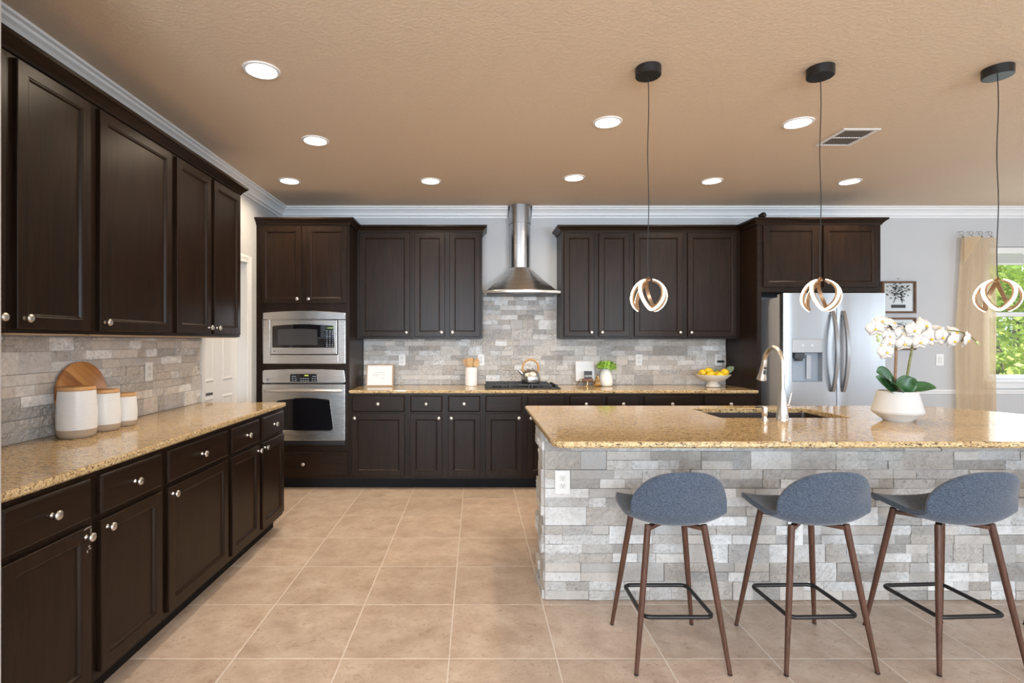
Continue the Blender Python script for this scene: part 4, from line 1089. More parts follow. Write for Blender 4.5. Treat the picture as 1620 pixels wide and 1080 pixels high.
for (p0, p1, w, lab) in (((0.115, 0.0, 0.135), (0.195, -0.02, 0.198), 0.030, 'sage green leaf sticking out of the footed fruit bowl by the refrigerator panel'),
                    ((0.01, 0.01, 0.150), (0.05, -0.015, 0.168), 0.012, 'dark sprig leaf lying between the lemons in the footed bowl'),
                    ((-0.125, -0.02, 0.128), (-0.148, -0.05, 0.140), 0.014, 'dark leaf at the hood end of the footed bowl')):
    m = MB(); a = Vector(p0); b = Vector(p1); mid = (a+b)/2 + Vector((0, -0.004, 0.006))
    leaf_surface(m, [Vector((bx_, by_, CT))+q for q in (a, mid, b)], w, 0.2, Vector((0, -1, 0.4)))
    tag(m.build('lemon_leaf', sage, None, smooth=True, solid=0.001), lab, 'leaf', 'leaves in the fruit bowl')

# ---------------------------------------------------------------- canisters and board on the side worktop
white_glaze = plain('white_glaze', (0.80, 0.81, 0.82), 0.25)
tan_clay = plain('unglazed_tan_base', (0.44, 0.36, 0.28), 0.7, bmp=0.05)
lid_wood = wood('acacia_lid', (6, 30, 30), (0.50, 0.26, 0.10), (0.68, 0.42, 0.20), 0.4)
def canister(x, y, r, h, label):
    c = thing('storage_canister', label, 'canister', (x, y, CT), 'white ribbed canisters on the side worktop')
    bh = h*0.17; lt = 0.016
    m = MB(); m.lathe([(r*0.80, 0.0005), (r*0.90, 0.006), (r*0.97, bh*0.45), (r*1.0, bh)], 40, (x, y, CT)); m.build('clay_base', tan_clay, c, smooth=True)
    prof = [(r, bh+0.0003)]; n = int((h-lt-bh)/0.0075)
    for k in range(n):
        z = bh + (h-lt-bh)*(k+0.5)/n; q = (z-bh)/(h-bh); rr_ = r*(1.0 + 0.02*math.sin(PI*min(1, q*1.5)) - 0.075*q**2.2)
        prof += [(rr_, z-0.0024), (rr_+0.0010, z), (rr_, z+0.0024)]
    prof += [(r*0.925, h-lt-0.0015), (r*0.90, h-lt-0.0004)]
    m = MB(); m.lathe(prof, 48, (x, y, CT)); m.build('canister_body', white_glaze, c, smooth=True, angle=60)
    m = MB(); m.lathe([(r*0.90, h-lt), (r*0.935, h-lt+0.003), (r*0.935, h-0.003), (r*0.91, h)], 40, (x, y, CT)); m.build('canister_lid', lid_wood, c, smooth=True)
canister(-1.867, 2.455, 0.0785, 0.235, 'largest white ribbed canister with a wooden lid, in front of the round board')
canister(-1.867, 2.640, 0.067, 0.205, 'middle-sized white ribbed canister between the other two canisters')
canister(-1.867, 2.790, 0.056, 0.172, 'smallest white ribbed canister, nearest the wall outlet')
def make_acacia():
    m_, nt, b = newmat('striped_acacia')
    t = N(nt, 'ShaderNodeTexCoord'); rot = N(nt, 'ShaderNodeMapping'); rot.inputs['Rotation'].default_value = (math.radians(38), 0, 0)
    nt.links.new(t.outputs['Object'], rot.inputs[0]); s = N(nt, 'ShaderNodeSeparateXYZ'); nt.links.new(rot.outputs[0], s.inputs[0])
    st = math_node(nt, 'FLOOR', math_node(nt, 'DIVIDE', s.outputs[2], 0.030))
    w = N(nt, 'ShaderNodeTexWhiteNoise', noise_dimensions='1D'); nt.links.new(st, w.inputs['W'])
    mp = N(nt, 'ShaderNodeMapping'); mp.inputs['Scale'].default_value = (20, 3, 50); nt.links.new(rot.outputs[0], mp.inputs[0])
    f = noise(nt, mp.outputs[0], 1.5, 5, 0.6, 1.0)
    v = math_node(nt, 'ADD', math_node(nt, 'MULTIPLY', w.outputs['Value'], 0.65), math_node(nt, 'MULTIPLY', f, 0.4))
    nt.links.new(ramp(nt, v, [(0.15, (0.15, 0.045, 0.012)), (0.5, (0.40, 0.16, 0.045)), (0.85, (0.66, 0.33, 0.11))]), b.inputs['Base Color'])
    b.inputs['Roughness'].default_value = 0.4; return m_
m = MB()
tb = Matrix.Translation((-1.974, 2.634, CT+0.1745)) @ Matrix.Rotation(math.radians(-5.0), 4, 'Y') @ Matrix.Rotation(PI/2, 4, 'Y')
m.lathe([(0.166, -0.009), (0.171, -0.006), (0.171, 0.006), (0.166, 0.009)], 64, M=tb)
cbd = m.build('cutting_board', make_acacia(), None, smooth=True, angle=40)
tag(cbd, 'round striped wooden cutting board leaning behind the canisters', 'cutting board')

# ---------------------------------------------------------------- outlets, switch, camera
def outlet(fn, label, rot=False, dark_plug=False, w=0.070, h=0.115):
    """fn(u, out, up) -> point"""
    c = fn(0, 0, 0); o = thing('wall_outlet', label, 'outlet', c, 'white wall outlets')
    def bx(m, u0, u1, d0, d1, z0, z1):
        a = fn(u0, d0, z0); b = fn(u1, d1, z1); m.box(a.x, b.x, a.y, b.y, a.z, b.z)
    m = MB(); bx(m, -w/2, w/2, 0.0003, 0.006, -h/2, h/2); pl = m.build('cover_plate', white_plastic, o, bevel=0.002)
    for s in (-1, 1):
        m = MB(); bx(m, -0.0165, 0.0165, 0.0061, 0.0085, s*0.020-0.0145, s*0.020+0.0145); r = m.build('socket', plain('ivory_plastic', (0.74, 0.74, 0.72), 0.4), o, bevel=0.004)
        m = MB()
        for dx in (-0.006, 0.006): bx(m, dx-0.001, dx+0.001, 0.0086, 0.0089, s*0.020-0.001, s*0.020+0.008)
        bx(m, -0.002, 0.002, 0.0086, 0.0089, s*0.020-0.009, s*0.020-0.005); m.build('slot', slot_m, r)
    if dark_plug:
        p = thing('plug_adapter', 'black plug in the wall outlet behind the fruit bowl', 'plug', fn(0.012, 0.0092, -0.015))
        m = MB(); bx(m, -0.016, 0.046, 0.0092, 0.036, -0.028, -0.004); m.build('plug_body', black_m, p, bevel=0.004)
        m = MB(); bx(m, 0.046, 0.055, 0.016, 0.030, -0.022, -0.010); m.build('cord_relief', black_m, p, bevel=0.002)
    return o
BY = W_BACK-0.0005-0.0182
for X, lab, dp in ((-0.763, 'white outlet on the backsplash above the small framed print', False), (0.052, 'white outlet on the backsplash half hidden by the utensil crock', False),
                   (1.681, 'white outlet on the backsplash between the plant and the fruit bowl', False), (2.500, 'white outlet with a black plug above the fruit bowl', True)):
    outlet(lambda u, d, z, X=X: Vector((X+u, BY-d, 1.170+z)), lab, dark_plug=dp)
outlet(lambda u, d, z: Vector((W_LEFT+0.0005+0.0182+d, 3.205+u, 1.176+z)), 'white outlet on the side wall backsplash past the canisters')
outlet(lambda u, d, z: Vector((0.4535+u, IF-0.0182-d, 0.624+z)), 'white outlet near the stone corner of the island', w=0.078, h=0.122)
outlet(lambda u, d, z: Vector((1.672+u, IF-0.0182-d, 0.355+z)), 'white outlet low on the island stone behind the second stool', w=0.078, h=0.122)
sw = thing('light_switch', 'white rocker light switch on the wall beside the curtain', 'light switch', (4.80, W_BACK, 1.17))
m = MB(); m.box(4.762, 4.842, W_BACK-0.006, W_BACK-0.0003, 1.110, 1.230); m.build('cover_plate', white_plastic, sw, bevel=0.002)
m = MB(); m.box(4.785, 4.819, W_BACK-0.010, W_BACK-0.0061, 1.135, 1.205); m.build('rocker', plain('rocker_plastic', (0.72, 0.72, 0.71), 0.4), sw, bevel=0.003)
sc_ = thing('security_camera', 'small black camera standing on the cabinet above the refrigerator', 'camera', (2.675, 4.90, 2.4925))
m = MB(); m.lathe([(0.018, 0.0), (0.018, 0.004), (0.006, 0.008), (0.006, 0.016)], 20, (2.675, 4.90, 2.4925)); m.build('camera_foot', black_m, sc_, smooth=True)
m = MB(); m.lathe([(0.020, -0.028), (0.026, -0.024), (0.027, 0.018), (0.022, 0.026), (0.01, 0.027)], 24, M=Matrix.Translation((2.675, 4.90, 2.534)) @ Matrix.Rotation(math.radians(75), 4, 'X') @ Matrix.Rotation(math.radians(20), 4, 'Y')); m.build('camera_head', plain('black_plastic', (0.010, 0.010, 0.012), 0.3), sc_, smooth=True)

# ---------------------------------------------------------------- framed pictures
def wall_picture(x0, x1, z0, z1, label, seed):
    o = thing('framed_picture', label, 'picture', ((x0+x1)/2, W_BACK, (z0+z1)/2), 'framed ink pictures beside the refrigerator')
    fwid = 0.020; y0, y1 = W_BACK-0.028, W_BACK-0.0005
    fm = wood('walnut_frame', (8, 30, 8), (0.10, 0.05, 0.028), (0.20, 0.11, 0.06), 0.4)
    m = MB()
    for a in ((x0, x0+fwid, z0, z1), (x1-fwid, x1, z0, z1), (x0+fwid, x1-fwid, z0, z0+fwid), (x0+fwid, x1-fwid, z1-fwid, z1)): m.box(a[0], a[1], y0, y1, a[2], a[3])
    m.build('frame', fm, o)
    m = MB(); m.box(x0+fwid, x1-fwid, y1-0.012, y1-0.003, z0+fwid, z1-fwid); m.build('picture_sheet', plain('grey_white_print', (0.52, 0.54, 0.53), 0.15, coat=1.0), o)
    m = MB(); r = random.Random(seed); cx = (x0+x1)/2; y = y1-0.0124; k = 0.30/0.33
    def blob(bx, bz, a, b, rot):
        pts = []
        for i in range(9):
            t = 2*PI*i/9; q = r.uniform(0.6, 1.2); u, v = a*q*math.cos(t), b*q*math.sin(t)
            pts.append((bx + u*math.cos(rot)-v*math.sin(rot), y, bz + u*math.sin(rot)+v*math.cos(rot)))
        m.rings([pts, [(p[0], p[1]-0.0004, p[2]) for p in pts]])
    for i in range(95):
        blob(cx + r.gauss(0, 0.055), z1-0.10 + r.gauss(0, 0.036), r.uniform(0.006, 0.022), r.uniform(0.003, 0.008), r.uniform(-0.6, 0.6))
    for a, b in (((-0.09, -0.11), (0.0, -0.19)), ((0.0, -0.15), (0.06, -0.20)), ((-0.03, -0.17), (-0.05, -0.22)), ((0.03, -0.17), (0.04, -0.22))):
        for i in range(7): t = i/6; blob(cx+a[0]*(1-t)+b[0]*t, z1+a[1]*(1-t)+b[1]*t, 0.009, 0.004, r.uniform(-1, 1))
    m.box(cx-0.075, cx+0.075, y-0.0004, y, z0+0.055, z0+0.088)
    m.build('ink_print', plain('black_ink', (0.03, 0.03, 0.032), 0.5), o)
    return o
wall_picture(4.190, 4.540, 1.652, 1.982, 'upper framed ink drawing of a tree beside the refrigerator', 4)
wall_picture(4.190, 4.540, 1.272, 1.606, 'lower framed ink drawing behind the orchid blossoms', 9)

# ---------------------------------------------------------------- curtain
cu = thing('curtain', 'tan sheer linen curtain hanging from four rings beside the window', 'curtain', (5.15, 5.36, 0.02))
def cfn(u, v):
    z = 2.425 - v*(2.425-0.03); k = min(1, v*2.2)
    xl = 4.968 - 0.055*k; xr = 5.325 + 0.02*k
    x = xl + (xr-xl)*u
    amp = 0.010 + 0.016*k
    y = 5.365 + amp*math.sin(u*2*PI*3.2 + 0.6*math.sin(v*4)) + 0.006*math.sin(u*23+v*5)
    if v < 0.25: y -= 0.012*math.exp(-((u-0.38+v*1.3)/0.05)**2)
    return (x, y, z)
m = MB(); m.grid(cfn, 70, 60); m.build('curtain_cloth', curtain_m, cu, smooth=True)
def cfold(u, v):
    # the loose top corner folded over
    z = 2.427 - v*0.26; xl = 4.962; xr = 5.13 - 0.155*v
    return (xl + (xr-xl)*u, 5.328 - 0.006*math.sin(PI*u) + 0.004*v, z)
m = MB(); m.grid(cfold, 16, 16); m.build('folded_corner', curtain_m, cu, smooth=True)
for x in (4.985, 5.083, 5.180, 5.277):
    m = MB(); m.tube([(x+0.019*math.cos(a), 5.385, 2.472+0.019*math.sin(a)) for a in [2*PI*k/20 for k in range(20)]], 0.003, 8, closed=True)
    m.tube([(x, 5.385, 2.453), (x, 5.372, 2.440), (x, 5.368, 2.424)], 0.0022, 6); m.box(x-0.006, x+0.006, 5.362, 5.376, 2.420, 2.438)
    m.tube([(x, 5.385, 2.489), (x, 5.43, 2.492), (x, W_BACK-0.0005, 2.492)], 0.0022, 6)
    m.build('curtain_ring', plain('pewter', (0.35, 0.35, 0.34), 0.3, 0.9), cu, smooth=True)

# ---------------------------------------------------------------- ceiling fixtures
LIGHTS = [(-1.093, 2.676, 'recessed light nearest the camera above the aisle by the side counter'),
          (-1.105, 3.610, 'recessed light above the oven end of the side counter'),
          (-1.606, 4.519, 'recessed light in the back row in front of the oven cabinet'),
          (-0.392, 4.519, 'recessed light in the back row between the oven and the hood'),
          (0.828, 4.432, 'recessed light in the back row just past the range hood'),
          (2.031, 4.519, 'recessed light in the back row near the refrigerator panel'),
          (3.230, 4.537, 'recessed light in the back row above the refrigerator'),
          (0.829, 3.308, 'recessed light over the island beside the first pendant cord'),
          (2.035, 3.318, 'recessed light over the island beside the air vent')]
def recessed(x, y, label):
    o = thing('recessed_light', label, 'ceiling light', (x, y, CEIL), 'recessed ceiling lights')
    m = MB(); R_ = 0.092
    ring = lambda r, z: [(x+r*math.cos(2*PI*k/40), y+r*math.sin(2*PI*k/40), z) for k in range(40)]
    m.rings([ring(R_, CEIL-0.0005), ring(R_-0.002, CEIL-0.005), ring(0.076, CEIL-0.008), ring(0.072, CEIL-0.003)], False, False); m.build('trim_ring', white_paint, o, smooth=True)
    m = MB(); m.lathe([(0.0715, CEIL-0.0035), (0.0715, CEIL-0.002)], 40, (x, y, 0)); m.build('diffuser', lamp_glow, o)
    d = bpy.data.lights.new('lamp', 'AREA'); d.shape = 'DISK'; d.size = 0.14; d.energy = 9; d.color = (1.0, 0.82, 0.60); d.spread = math.radians(150)
    lo = bpy.data.objects.new('lamp', d); COL.objects.link(lo); lo.parent = o; lo.location = (0, 0, -0.012)
    return o
for x, y, lab in LIGHTS: recessed(x, y, lab)

vt = thing('air_vent', 'white slatted air vent in the ceiling above the island', 'vent', (2.51, 3.555, CEIL))
vx0, vx1, vy0, vy1 = 2.388, 2.632, 3.405, 3.700
m = MB()
for a in ((vx0, vx0+0.026, vy0, vy1), (vx1-0.026, vx1, vy0, vy1), (vx0+0.026, vx1-0.026, vy0, vy0+0.026), (vx0+0.026, vx1-0.026, vy1-0.026, vy1), (vx0+0.026, vx1-0.026, 3.546, 3.556)):
    m.box(a[0], a[1], a[2], a[3], CEIL-0.007, CEIL-0.0005)
m.build('vent_frame', white_paint, vt, bevel=0.002)
m = MB(); m.box(vx0+0.02, vx1-0.02, vy0+0.02, vy1-0.02, CEIL-0.0012, CEIL-0.0006); m.build('vent_backing', plain('dark_duct', (0.03, 0.028, 0.026), 0.8), vt)
m = MB(); n = 11
for k in range(n):
    x = vx0+0.030 + (vx1-vx0-0.060)*(k+0.5)/n
    m.rings([[(x-0.003, y, CEIL-0.0015), (x-0.0022, y, CEIL-0.0013), (x+0.0035, y, CEIL-0.0062), (x+0.0027, y, CEIL-0.0066)] for y in (vy0+0.026, vy1-0.026)])
m.build('vent_slats', plain('vent_grey', (0.20, 0.19, 0.18), 0.6), vt)

# pendants
def pendant_parts(x, y):
    o = thing('pendant_light', 'x', 'pendant light', (x, y, CEIL), 'swirl pendant lights over the island')
    m = MB(); m.lathe([(0.060, -0.046), (0.063, -0.043), (0.063, -0.001), (0.060, -0.0005)], 40, (x, y, CEIL)); m.build('canopy', black_m, o, smooth=True)
    cz_ = 1.594
    cord = [(x + 0.003*math.sin(k*0.9), y, CEIL-0.046 - (CEIL-0.046-1.672)*k/14) for k in range(15)]; cord[0] = (x, y, CEIL-0.045); cord[-1] = (x, y, 1.671)
    m = MB(); m.tube(cord, 0.0022, 8); m.build('cord', black_m, o, smooth=True)
    m = MB(); m.lathe([(0.008, 0.070), (0.012, 0.072), (0.012, 0.078), (0.005, 0.090), (0.003, 0.092)], 16, (x, y, cz_)); m.build('hub', plain('bronze_metal', (0.30, 0.17, 0.09), 0.3, 0.9), o, smooth=True)
    n = 180; C = Vector((x, y, cz_-0.007)); P = []
    for i in range(n):
        t = 2*PI*i/n; al = 1.40 + 1.08*math.cos(3*t); ph = t + 0.20*math.sin(3*t) - 1.588
        P.append(C + Vector((0.088*math.sin(al)*math.cos(ph), 0.088*math.sin(al)*math.sin(ph), 0.086*math.cos(al))))
    def ribbon(r0, r1, w):
        m = MB(); R = []
        for i in range(n):
            d = (P[(i+1) % n]-P[i-1]).normalized(); nn = (P[i]-C).normalized(); nn = (nn - d*nn.dot(d)).normalized(); bb = d.cross(nn)
            R.append([m.bm.verts.new(P[i] + nn*a + bb*b) for a, b in ((r0, -w), (r1, -w), (r1, w), (r0, w))])
        for i in range(n):
            A, B = R[i], R[(i+1) % n]
            for k in range(4): m.bm.faces.new((A[k], A[(k+1) % 4], B[(k+1) % 4], B[k]))
        return m
    ribbon(-0.010, 0.0, 0.0085).build('ring_band', plain('bronze_band', (0.42, 0.27, 0.16), 0.35, 0.6), o, smooth=True)
    ribbon(0.0001, 0.0038, 0.0066).build('led_strip', led_glow, o, smooth=True)
    return o
p0 = pendant_parts(0.870, 2.65)
p0['label'] = 'swirl pendant light nearest the range hood, over the island end'
for x, lab, rz in ((1.743, 'swirl pendant light hanging in front of the refrigerator', -0.26), (2.640, 'swirl pendant light hanging in front of the window curtain', -0.68)):
    c = copy_tree(p0); c.location = (x, 2.655, CEIL); c['label'] = lab; c.rotation_euler = (0, 0, rz)

# ---------------------------------------------------------------- bar stools
def make_stool(loc):
    o = thing('bar_stool', 'x', 'stool', loc, 'bar stools along the island')
    X, Y = loc[0], loc[1]
    # seat shell: profile from the front lip (towards the island, +y) over the pan and up the low back
    prof = [(0.205, 0.592, 0.128), (0.207, 0.604, 0.150), (0.182, 0.617, 0.177), (0.110, 0.613, 0.196), (0.030, 0.604, 0.202), (-0.050, 0.596, 0.204), (-0.110, 0.595, 0.203), (-0.148, 0.602, 0.201)]
    m = MB(); rows = []; nu = 14
    us = [math.sin((2*i/nu-1)*PI/2*0.97)/math.sin(PI/2*0.97) for i in range(nu+1)]
    for j, (py, pz, hw) in enumerate(prof):
        rows.append([m.bm.verts.new((X+hw*u, Y+py+(0.030*abs(u)**2.2 if j == 7 else 0.010*abs(u)**2 if j == 6 else 0), pz + (0.026 + 0.016*max(0, min(1, (j-3)/4)))*abs(u)**2.4*min(1, j/3))) for u in us])
    for j in range(1, 9):
        h = j/8; row = []
        for u in us:
            top = 0.672 + 0.168*max(0, 1-abs(u)**2.9)**0.52
            z0 = 0.602 + 0.042*abs(u)**2.4; z = z0 + (top-z0)*h
            q = max(0, z-0.602)/0.238
            row.append(m.bm.verts.new((X + 0.199*u*(1-0.03*q), Y - 0.148 - 0.092*q**0.62 + (0.030+0.045*min(1, q*2))*abs(u)**2.2, z)))
        rows.append(row)
    for a, b in zip(rows, rows[1:]):
        for k in range(nu): m.bm.faces.new((a[k], a[k+1], b[k+1], b[k]))
    sh_ = m.build('seat_shell', stool_fabric, o, smooth=True, angle=180)
    md = sh_.modifiers.new('pad', 'SOLIDIFY'); md.thickness = 0.024; md.offset = 0; md.use_even_offset = False
    md = sh_.modifiers.new('smooth', 'SUBSURF'); md.levels = 2; md.render_levels = 2
    # frame under the seat
    zt = 0.586
    tops = [(-0.118, -0.112), (0.118, -0.112), (-0.118, 0.112), (0.118, 0.112)]
    feet = [(-0.191, -0.191), (0.191, -0.191), (-0.191, 0.191), (0.191, 0.191)]
    m = MB()
    for s in (-1, 1):
        d = Vector((0.118, s*0.112)).normalized(); nrm = Vector((-d.y, d.x))*0.012
        A = Vector((-0.118, -s*0.112)); B = Vector((0.118, s*0.112)); z0 = 0.5635 if s > 0 else 0.562
        m.rings([[(X+p.x+q.x, Y+p.y+q.y, z) for q, z in ((-nrm, z0), (nrm, z0), (nrm, z0+0.016), (-nrm, z0+0.016))] for p in (A*0.97, B*0.97)])
    m.lathe([(0.075, 0.579), (0.075, 0.5835)], 24, (X, Y, 0)); m.build('seat_frame', leg_wood, o, bevel=0.002)
    for (tx, ty), (fx_, fy_) in zip(tops, feet):
        m = MB()
        P0 = Vector((X+tx, Y+ty, zt)); P1 = Vector((X+fx_, Y+fy_, 0.006)); d = (P1-P0)
        m.tube([P0, P0+d*0.05, P0+d*0.5, P1], [0.013, 0.0135, 0.0125, 0.0085], 16); lg = m.build('leg', leg_wood, o, smooth=True)
        m = MB(); m.lathe([(0.0085, 0.0005), (0.0095, 0.002), (0.0092, 0.0058)], 12, (P1.x, P1.y, 0)); m.build('leg_glide', black_m, lg)
    zr = 0.212; k = (zt-zr)/(zt-0.006); h_ = 0.118 + (0.191-0.118)*k - 0.019; hy = 0.112 + (0.191-0.112)*k - 0.019; r = 0.03
    pts = []
    for (cx, cy, a0) in ((h_-r, hy-r, 0), (-(h_-r), hy-r, PI/2), (-(h_-r), -(hy-r), PI), (h_-r, -(hy-r), 1.5*PI)):
        for q in range(6): a = a0 + PI/2*q/5; pts.append((X+cx+r*math.cos(a), Y+cy+r*math.sin(a), zr))
    m = MB(); m.tube(pts, 0.0088, 12, closed=True); m.build('footrest', black_m, o, smooth=True)
    return o
s0 = make_stool((0.845, 2.33, 0)); s0['label'] = 'blue grey bar stool nearest the stone end of the island'
for x, y, rz, lab in ((1.447, 2.332, 2, 'blue grey bar stool in the middle, in front of the low island outlet'), (2.066, 2.335, 3, 'blue grey bar stool third along the island from the outlet corner'),
                 (2.840, 2.34, 4, 'bar stool of which only one leg shows at the picture edge')):
    c = copy_tree(s0); c.location = (x, y, 0); c.rotation_euler = (0, 0, math.radians(rz)); c['label'] = lab

# ---------------------------------------------------------------- orchid
OX, OD = 2.377, 2.96
orc = thing('potted_orchid', 'white orchid in a faceted white pot on the island top', 'plant', (OX, OD, CT))
m = MB(); m.lathe([(0.064, 0.0005), (0.066, 0.004), (0.118, 0.046), (0.1215, 0.056), (0.119, 0.066), (0.098, 0.150), (0.095, 0.168), (0.091, 0.168), (0.090, 0.150), (0.02, 0.145)], 64, (OX, OD, CT), M=Matrix.Translation((OX, OD, 0)) @ Matrix.Rotation(0.15, 4, 'Z') @ Matrix.Translation((-OX, -OD, 0)))
m.build('plant_pot', plain('matte_white_pot', (0.64, 0.62, 0.605), 0.5), orc, smooth=True, angle=25)
def oc_(cx, cy, D=OD): return at(1360+cx/5.685, 490+cy/5.685, D)
stem_m = plain('orchid_stem', (0.16, 0.17, 0.05), 0.5, var=0.3, vscale=60)
brown_stem = plain('brown_stem', (0.24, 0.14, 0.08), 0.6, var=0.3, vscale=60)
dark_leaf = leafy('orchid_leaf', (0.018, 0.07, 0.022), (0.055, 0.15, 0.05), 18, 0.35, 0.1)
S1 = catmull([oc_(318, 735), oc_(318, 640), oc_(326, 450), oc_(332, 250), oc_(318, 190), oc_(270, 160, 2.94), oc_(215, 165, 2.92), oc_(165, 205, 2.91)], 6)
S2 = catmull([oc_(415, 735), oc_(428, 600), oc_(455, 440), oc_(482, 290), oc_(500, 250), oc_(560, 212, 2.95), oc_(650, 190, 2.94), oc_(760, 186, 2.94), oc_(870, 190, 2.94), oc_(970, 222, 2.94), oc_(1040, 275, 2.94), oc_(1082, 312, 2.94)], 6)
m = MB(); m.tube(S1, [0.0072 if i < 18 else 0.0032 for i in range(len(S1))], 8); m.build('stem', brown_stem, orc, smooth=True)
m = MB(); m.tube(S2, [0.0075 - 0.0001*i if i < 20 else 0.0030 for i in range(len(S2))], 8); m.build('stem', stem_m, orc, smooth=True)
for sp, w, up in (([(325, 730, 2.96), (260, 650, 2.95), (200, 570, 2.94), (150, 560, 2.93)], 0.030, (0.3, -1, 0.5)),
                  ([(310, 735, 2.93), (250, 690, 2.91), (190, 640, 2.89), (145, 600, 2.88)], 0.026, (0.3, -1, 0.6)),
                  ([(330, 735, 2.93), (320, 700, 2.90), (300, 660, 2.87), (265, 632, 2.85)], 0.030, (0, -0.7, 0.8)),
                  ([(360, 735, 2.95), (400, 690, 2.93), (440, 640, 2.92), (480, 610, 2.91)], 0.030, (-0.3, -1, 0.5)),
                  ([(430, 715, 2.96), (500, 700, 2.96), (600, 690, 2.96), (690, 698, 2.96)], 0.020, (0, -0.8, 0.6)),
                  ([(400, 735, 3.0), (420, 680, 3.02), (450, 640, 3.04), (440, 605, 3.05)], 0.028, (0, -1, 0.3))):
    m = MB(); leaf_surface(m, [oc_(*p) for p in sp], w*1.6, 0.3, Vector(up).normalized()); m.build('leaf', dark_leaf, orc, smooth=True, solid=0.0016)
petal_m = leafy('white_petal', (0.80, 0.77, 0.73), (0.88, 0.87, 0.86), 20, 0.55, 0.25)
lip_m = plain('yellow_lip', (0.80, 0.52, 0.05), 0.5)
rf = random.Random(8)
def flower(pos, face, size):
    zax = Vector(face).normalized(); up = Vector((rf.uniform(-0.35, 0.35), 0, 1)); xa = up.cross(zax).normalized(); ya = zax.cross(xa)
    Mx = Matrix((( xa.x, ya.x, zax.x, pos.x), (xa.y, ya.y, zax.y, pos.y), (xa.z, ya.z, zax.z, pos.z), (0,0,0,1)))
    m = MB()
    for ang, L, W, dz in ((90, 1.0, 0.42, 0.0), (12, 1.0, 0.62, 0.004), (168, 1.0, 0.62, 0.004), (-52, 0.95, 0.40, -0.003), (232, 0.95, 0.40, -0.003)):
        a = math.radians(ang); rows = []
        for j in range(6):
            s = j/5; w = W*size*math.sin(PI*min(1, 0.10+0.86*s))**0.75; l = L*size*s
            row = []
            for k in range(5):
                u = k/2-1; lx = l - 0.10*size*abs(u)*s; ly = w*u
                z = dz + 0.20*size*s*s*(-1 if s > .6 else 1)*0.5 - 0.12*size*abs(u)**2
                row.append(m.bm.verts.new(Mx @ Vector((lx*math.cos(a)-ly*math.sin(a), lx*math.sin(a)+ly*math.cos(a), z))))
            rows.append(row)
        for A, B in zip(rows, rows[1:]):
            for k in range(4): m.bm.faces.new((A[k], A[k+1], B[k+1], B[k]))
    f = m.build('flower', petal_m, orc, smooth=True, solid=0.0012, angle=180)
    m = MB(); q = size*0.15
    m.lathe([(q*0.3, -0.002), (q*0.9, q*0.3), (q*0.8, q*0.9), (q*0.25, q*1.1)], 10, M=Mx @ Matrix.Translation((0, -size*0.14, 0.002))); m.build('flower_lip', lip_m, f, smooth=True)
FL = [(140, 165, 2.89, (-0.35, -1, 0.0), 0.034), (205, 100, 2.93, (-0.3, -0.8, 0.5), 0.030), (300, 118, 2.95, (0.4, -0.7, 0.6), 0.033), (268, 235, 2.93, (0.1, -1, 0.1), 0.034),
      (262, 295, 2.91, (-0.2, -1, -0.1), 0.028), (240, 375, 2.90, (0.0, -1, 0.1), 0.036), (385, 215, 2.93, (0.1, -1, 0.2), 0.036), (400, 300, 2.92, (-0.1, -1, -0.2), 0.036),
      (490, 180, 2.91, (0.0, -1, 0.1), 0.035), (590, 140, 2.95, (0.2, -0.9, 0.4), 0.040), (545, 285, 2.91, (-0.2, -1, 0.0), 0.034), (640, 250, 2.92, (0.1, -1, -0.1), 0.042),
      (705, 165, 2.97, (0.2, -0.6, 0.8), 0.030), (745, 240, 2.92, (0.3, -1, -0.1), 0.040), (860, 200, 2.96, (0.2, -0.8, 0.5), 0.034), (850, 275, 2.92, (0.3, -1, -0.2), 0.036), (970, 270, 2.93, (0.6, -0.9, -0.2), 0.036), (925, 245, 2.95, (0.2, -1, 0.2), 0.026)]
for cx, cy, D, fc_, sz in FL: flower(oc_(cx, cy, D), fc_, sz*1.45)
bud_m = plain('green_bud', (0.55, 0.62, 0.28), 0.5)
for cx, cy, D, r in ((170, 270, 2.90, 0.010), (185, 215, 2.90, 0.009), (160, 235, 2.90, 0.008), (190, 315, 2.90, 0.006), (1055, 292, 2.93, 0.008), (1072, 308, 2.93, 0.005)):
    p = oc_(cx, cy, D); m = MB(); m.lathe([(r*0.2, -r*1.2), (r*0.8, -r*0.7), (r, 0), (r*0.75, r*0.8), (r*0.15, r*1.2)], 12, p); m.build('bud', bud_m, orc, smooth=True)

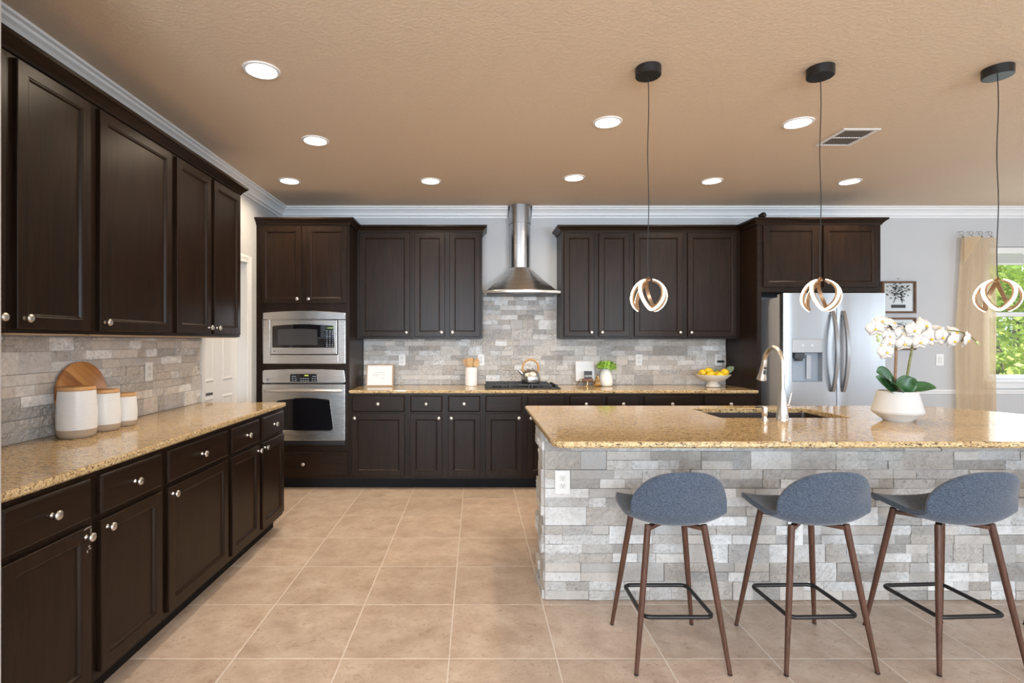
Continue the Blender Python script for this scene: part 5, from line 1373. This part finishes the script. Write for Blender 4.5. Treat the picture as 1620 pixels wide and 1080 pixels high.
# ---------------------------------------------------------------- garden seen through the window
m = MB(); m.box(-6, 40, W_BACK+0.2, 45, -0.4, -0.3)
struct(m.build('ground', plain('lawn', (0.10, 0.22, 0.04), 0.9, var=0.3, vscale=3)), 'green lawn outside the window', 'ground')
bark = plain('bark', (0.20, 0.16, 0.12), 0.9, bmp=0.4, bscale=30, bdist=0.03)
def tree(x, y, h, r, seed, c1, c2, label):
    o = thing('garden_tree', label, 'tree', (x, y, -0.3), 'trees outside the window')
    rt = random.Random(seed)
    m = MB(); m.tube([(x, y, -0.3), (x+0.1, y, h*0.3), (x-0.05, y+0.1, h*0.6), (x, y, h*0.9)], [0.18, 0.14, 0.10, 0.03], 10)
    for k in range(4):
        a = rt.uniform(0, 2*PI); z = h*rt.uniform(0.3, 0.75)
        m.tube([(x, y, z), (x+0.5*r*math.cos(a), y+0.5*r*math.sin(a), z+0.3), (x+0.9*r*math.cos(a), y+0.9*r*math.sin(a), z+0.5)], [0.06, 0.04, 0.015], 6)
    m.build('trunk', bark, o, smooth=True)
    m = MB(); lm = leafy('tree_leaf_%d' % seed, c1, c2, 1.4, 0.5, 0.4)
    clumps = []
    for k in range(34):
        a = rt.uniform(0, 2*PI); q = rt.uniform(0.2, 1)**0.6; zz = rt.uniform(0.14, 1.0)
        rr_ = r*math.sin(PI*min(0.97, 0.18+0.75*zz))**0.6
        clumps.append((x+rr_*q*math.cos(a), y+rr_*q*math.sin(a), h*zz, rt.uniform(0.35, 0.7)))
    for cx, cy, cz2, cr_ in clumps:
        for k in range(170):
            d = Vector((rt.gauss(0, 1), rt.gauss(0, 1), rt.gauss(0, 0.7))).normalized()*cr_*rt.uniform(0.55, 1.05)
            c = Vector((cx, cy, cz2)) + d; u = Vector((rt.gauss(0,1), rt.gauss(0,1), rt.gauss(0,1))).normalized(); v = u.cross(Vector((rt.gauss(0,1), rt.gauss(0,1), rt.gauss(0,1)))).normalized()
            L = rt.uniform(0.05, 0.10); W = L*0.5
            m.bm.faces.new([m.bm.verts.new(p) for p in (c-u*L, c+v*W, c+u*L, c-v*W)])
    tag(m.build('foliage', lm, o), kind='stuff')
YG1, YG2 = (0.22, 0.36, 0.05), (0.55, 0.62, 0.16)
tree(10.2, 10.4, 3.2, 1.5, 41, YG1, YG2, 'sunny yellow green tree low in the window')
tree(13.6, 13.2, 6.0, 2.2, 42, (0.06, 0.15, 0.03), (0.22, 0.34, 0.08), 'tall darker tree behind the yellow green one')
tree(16.5, 17.5, 4.2, 2.0, 43, (0.10, 0.22, 0.05), (0.30, 0.42, 0.12), 'distant small tree at the far side of the garden')
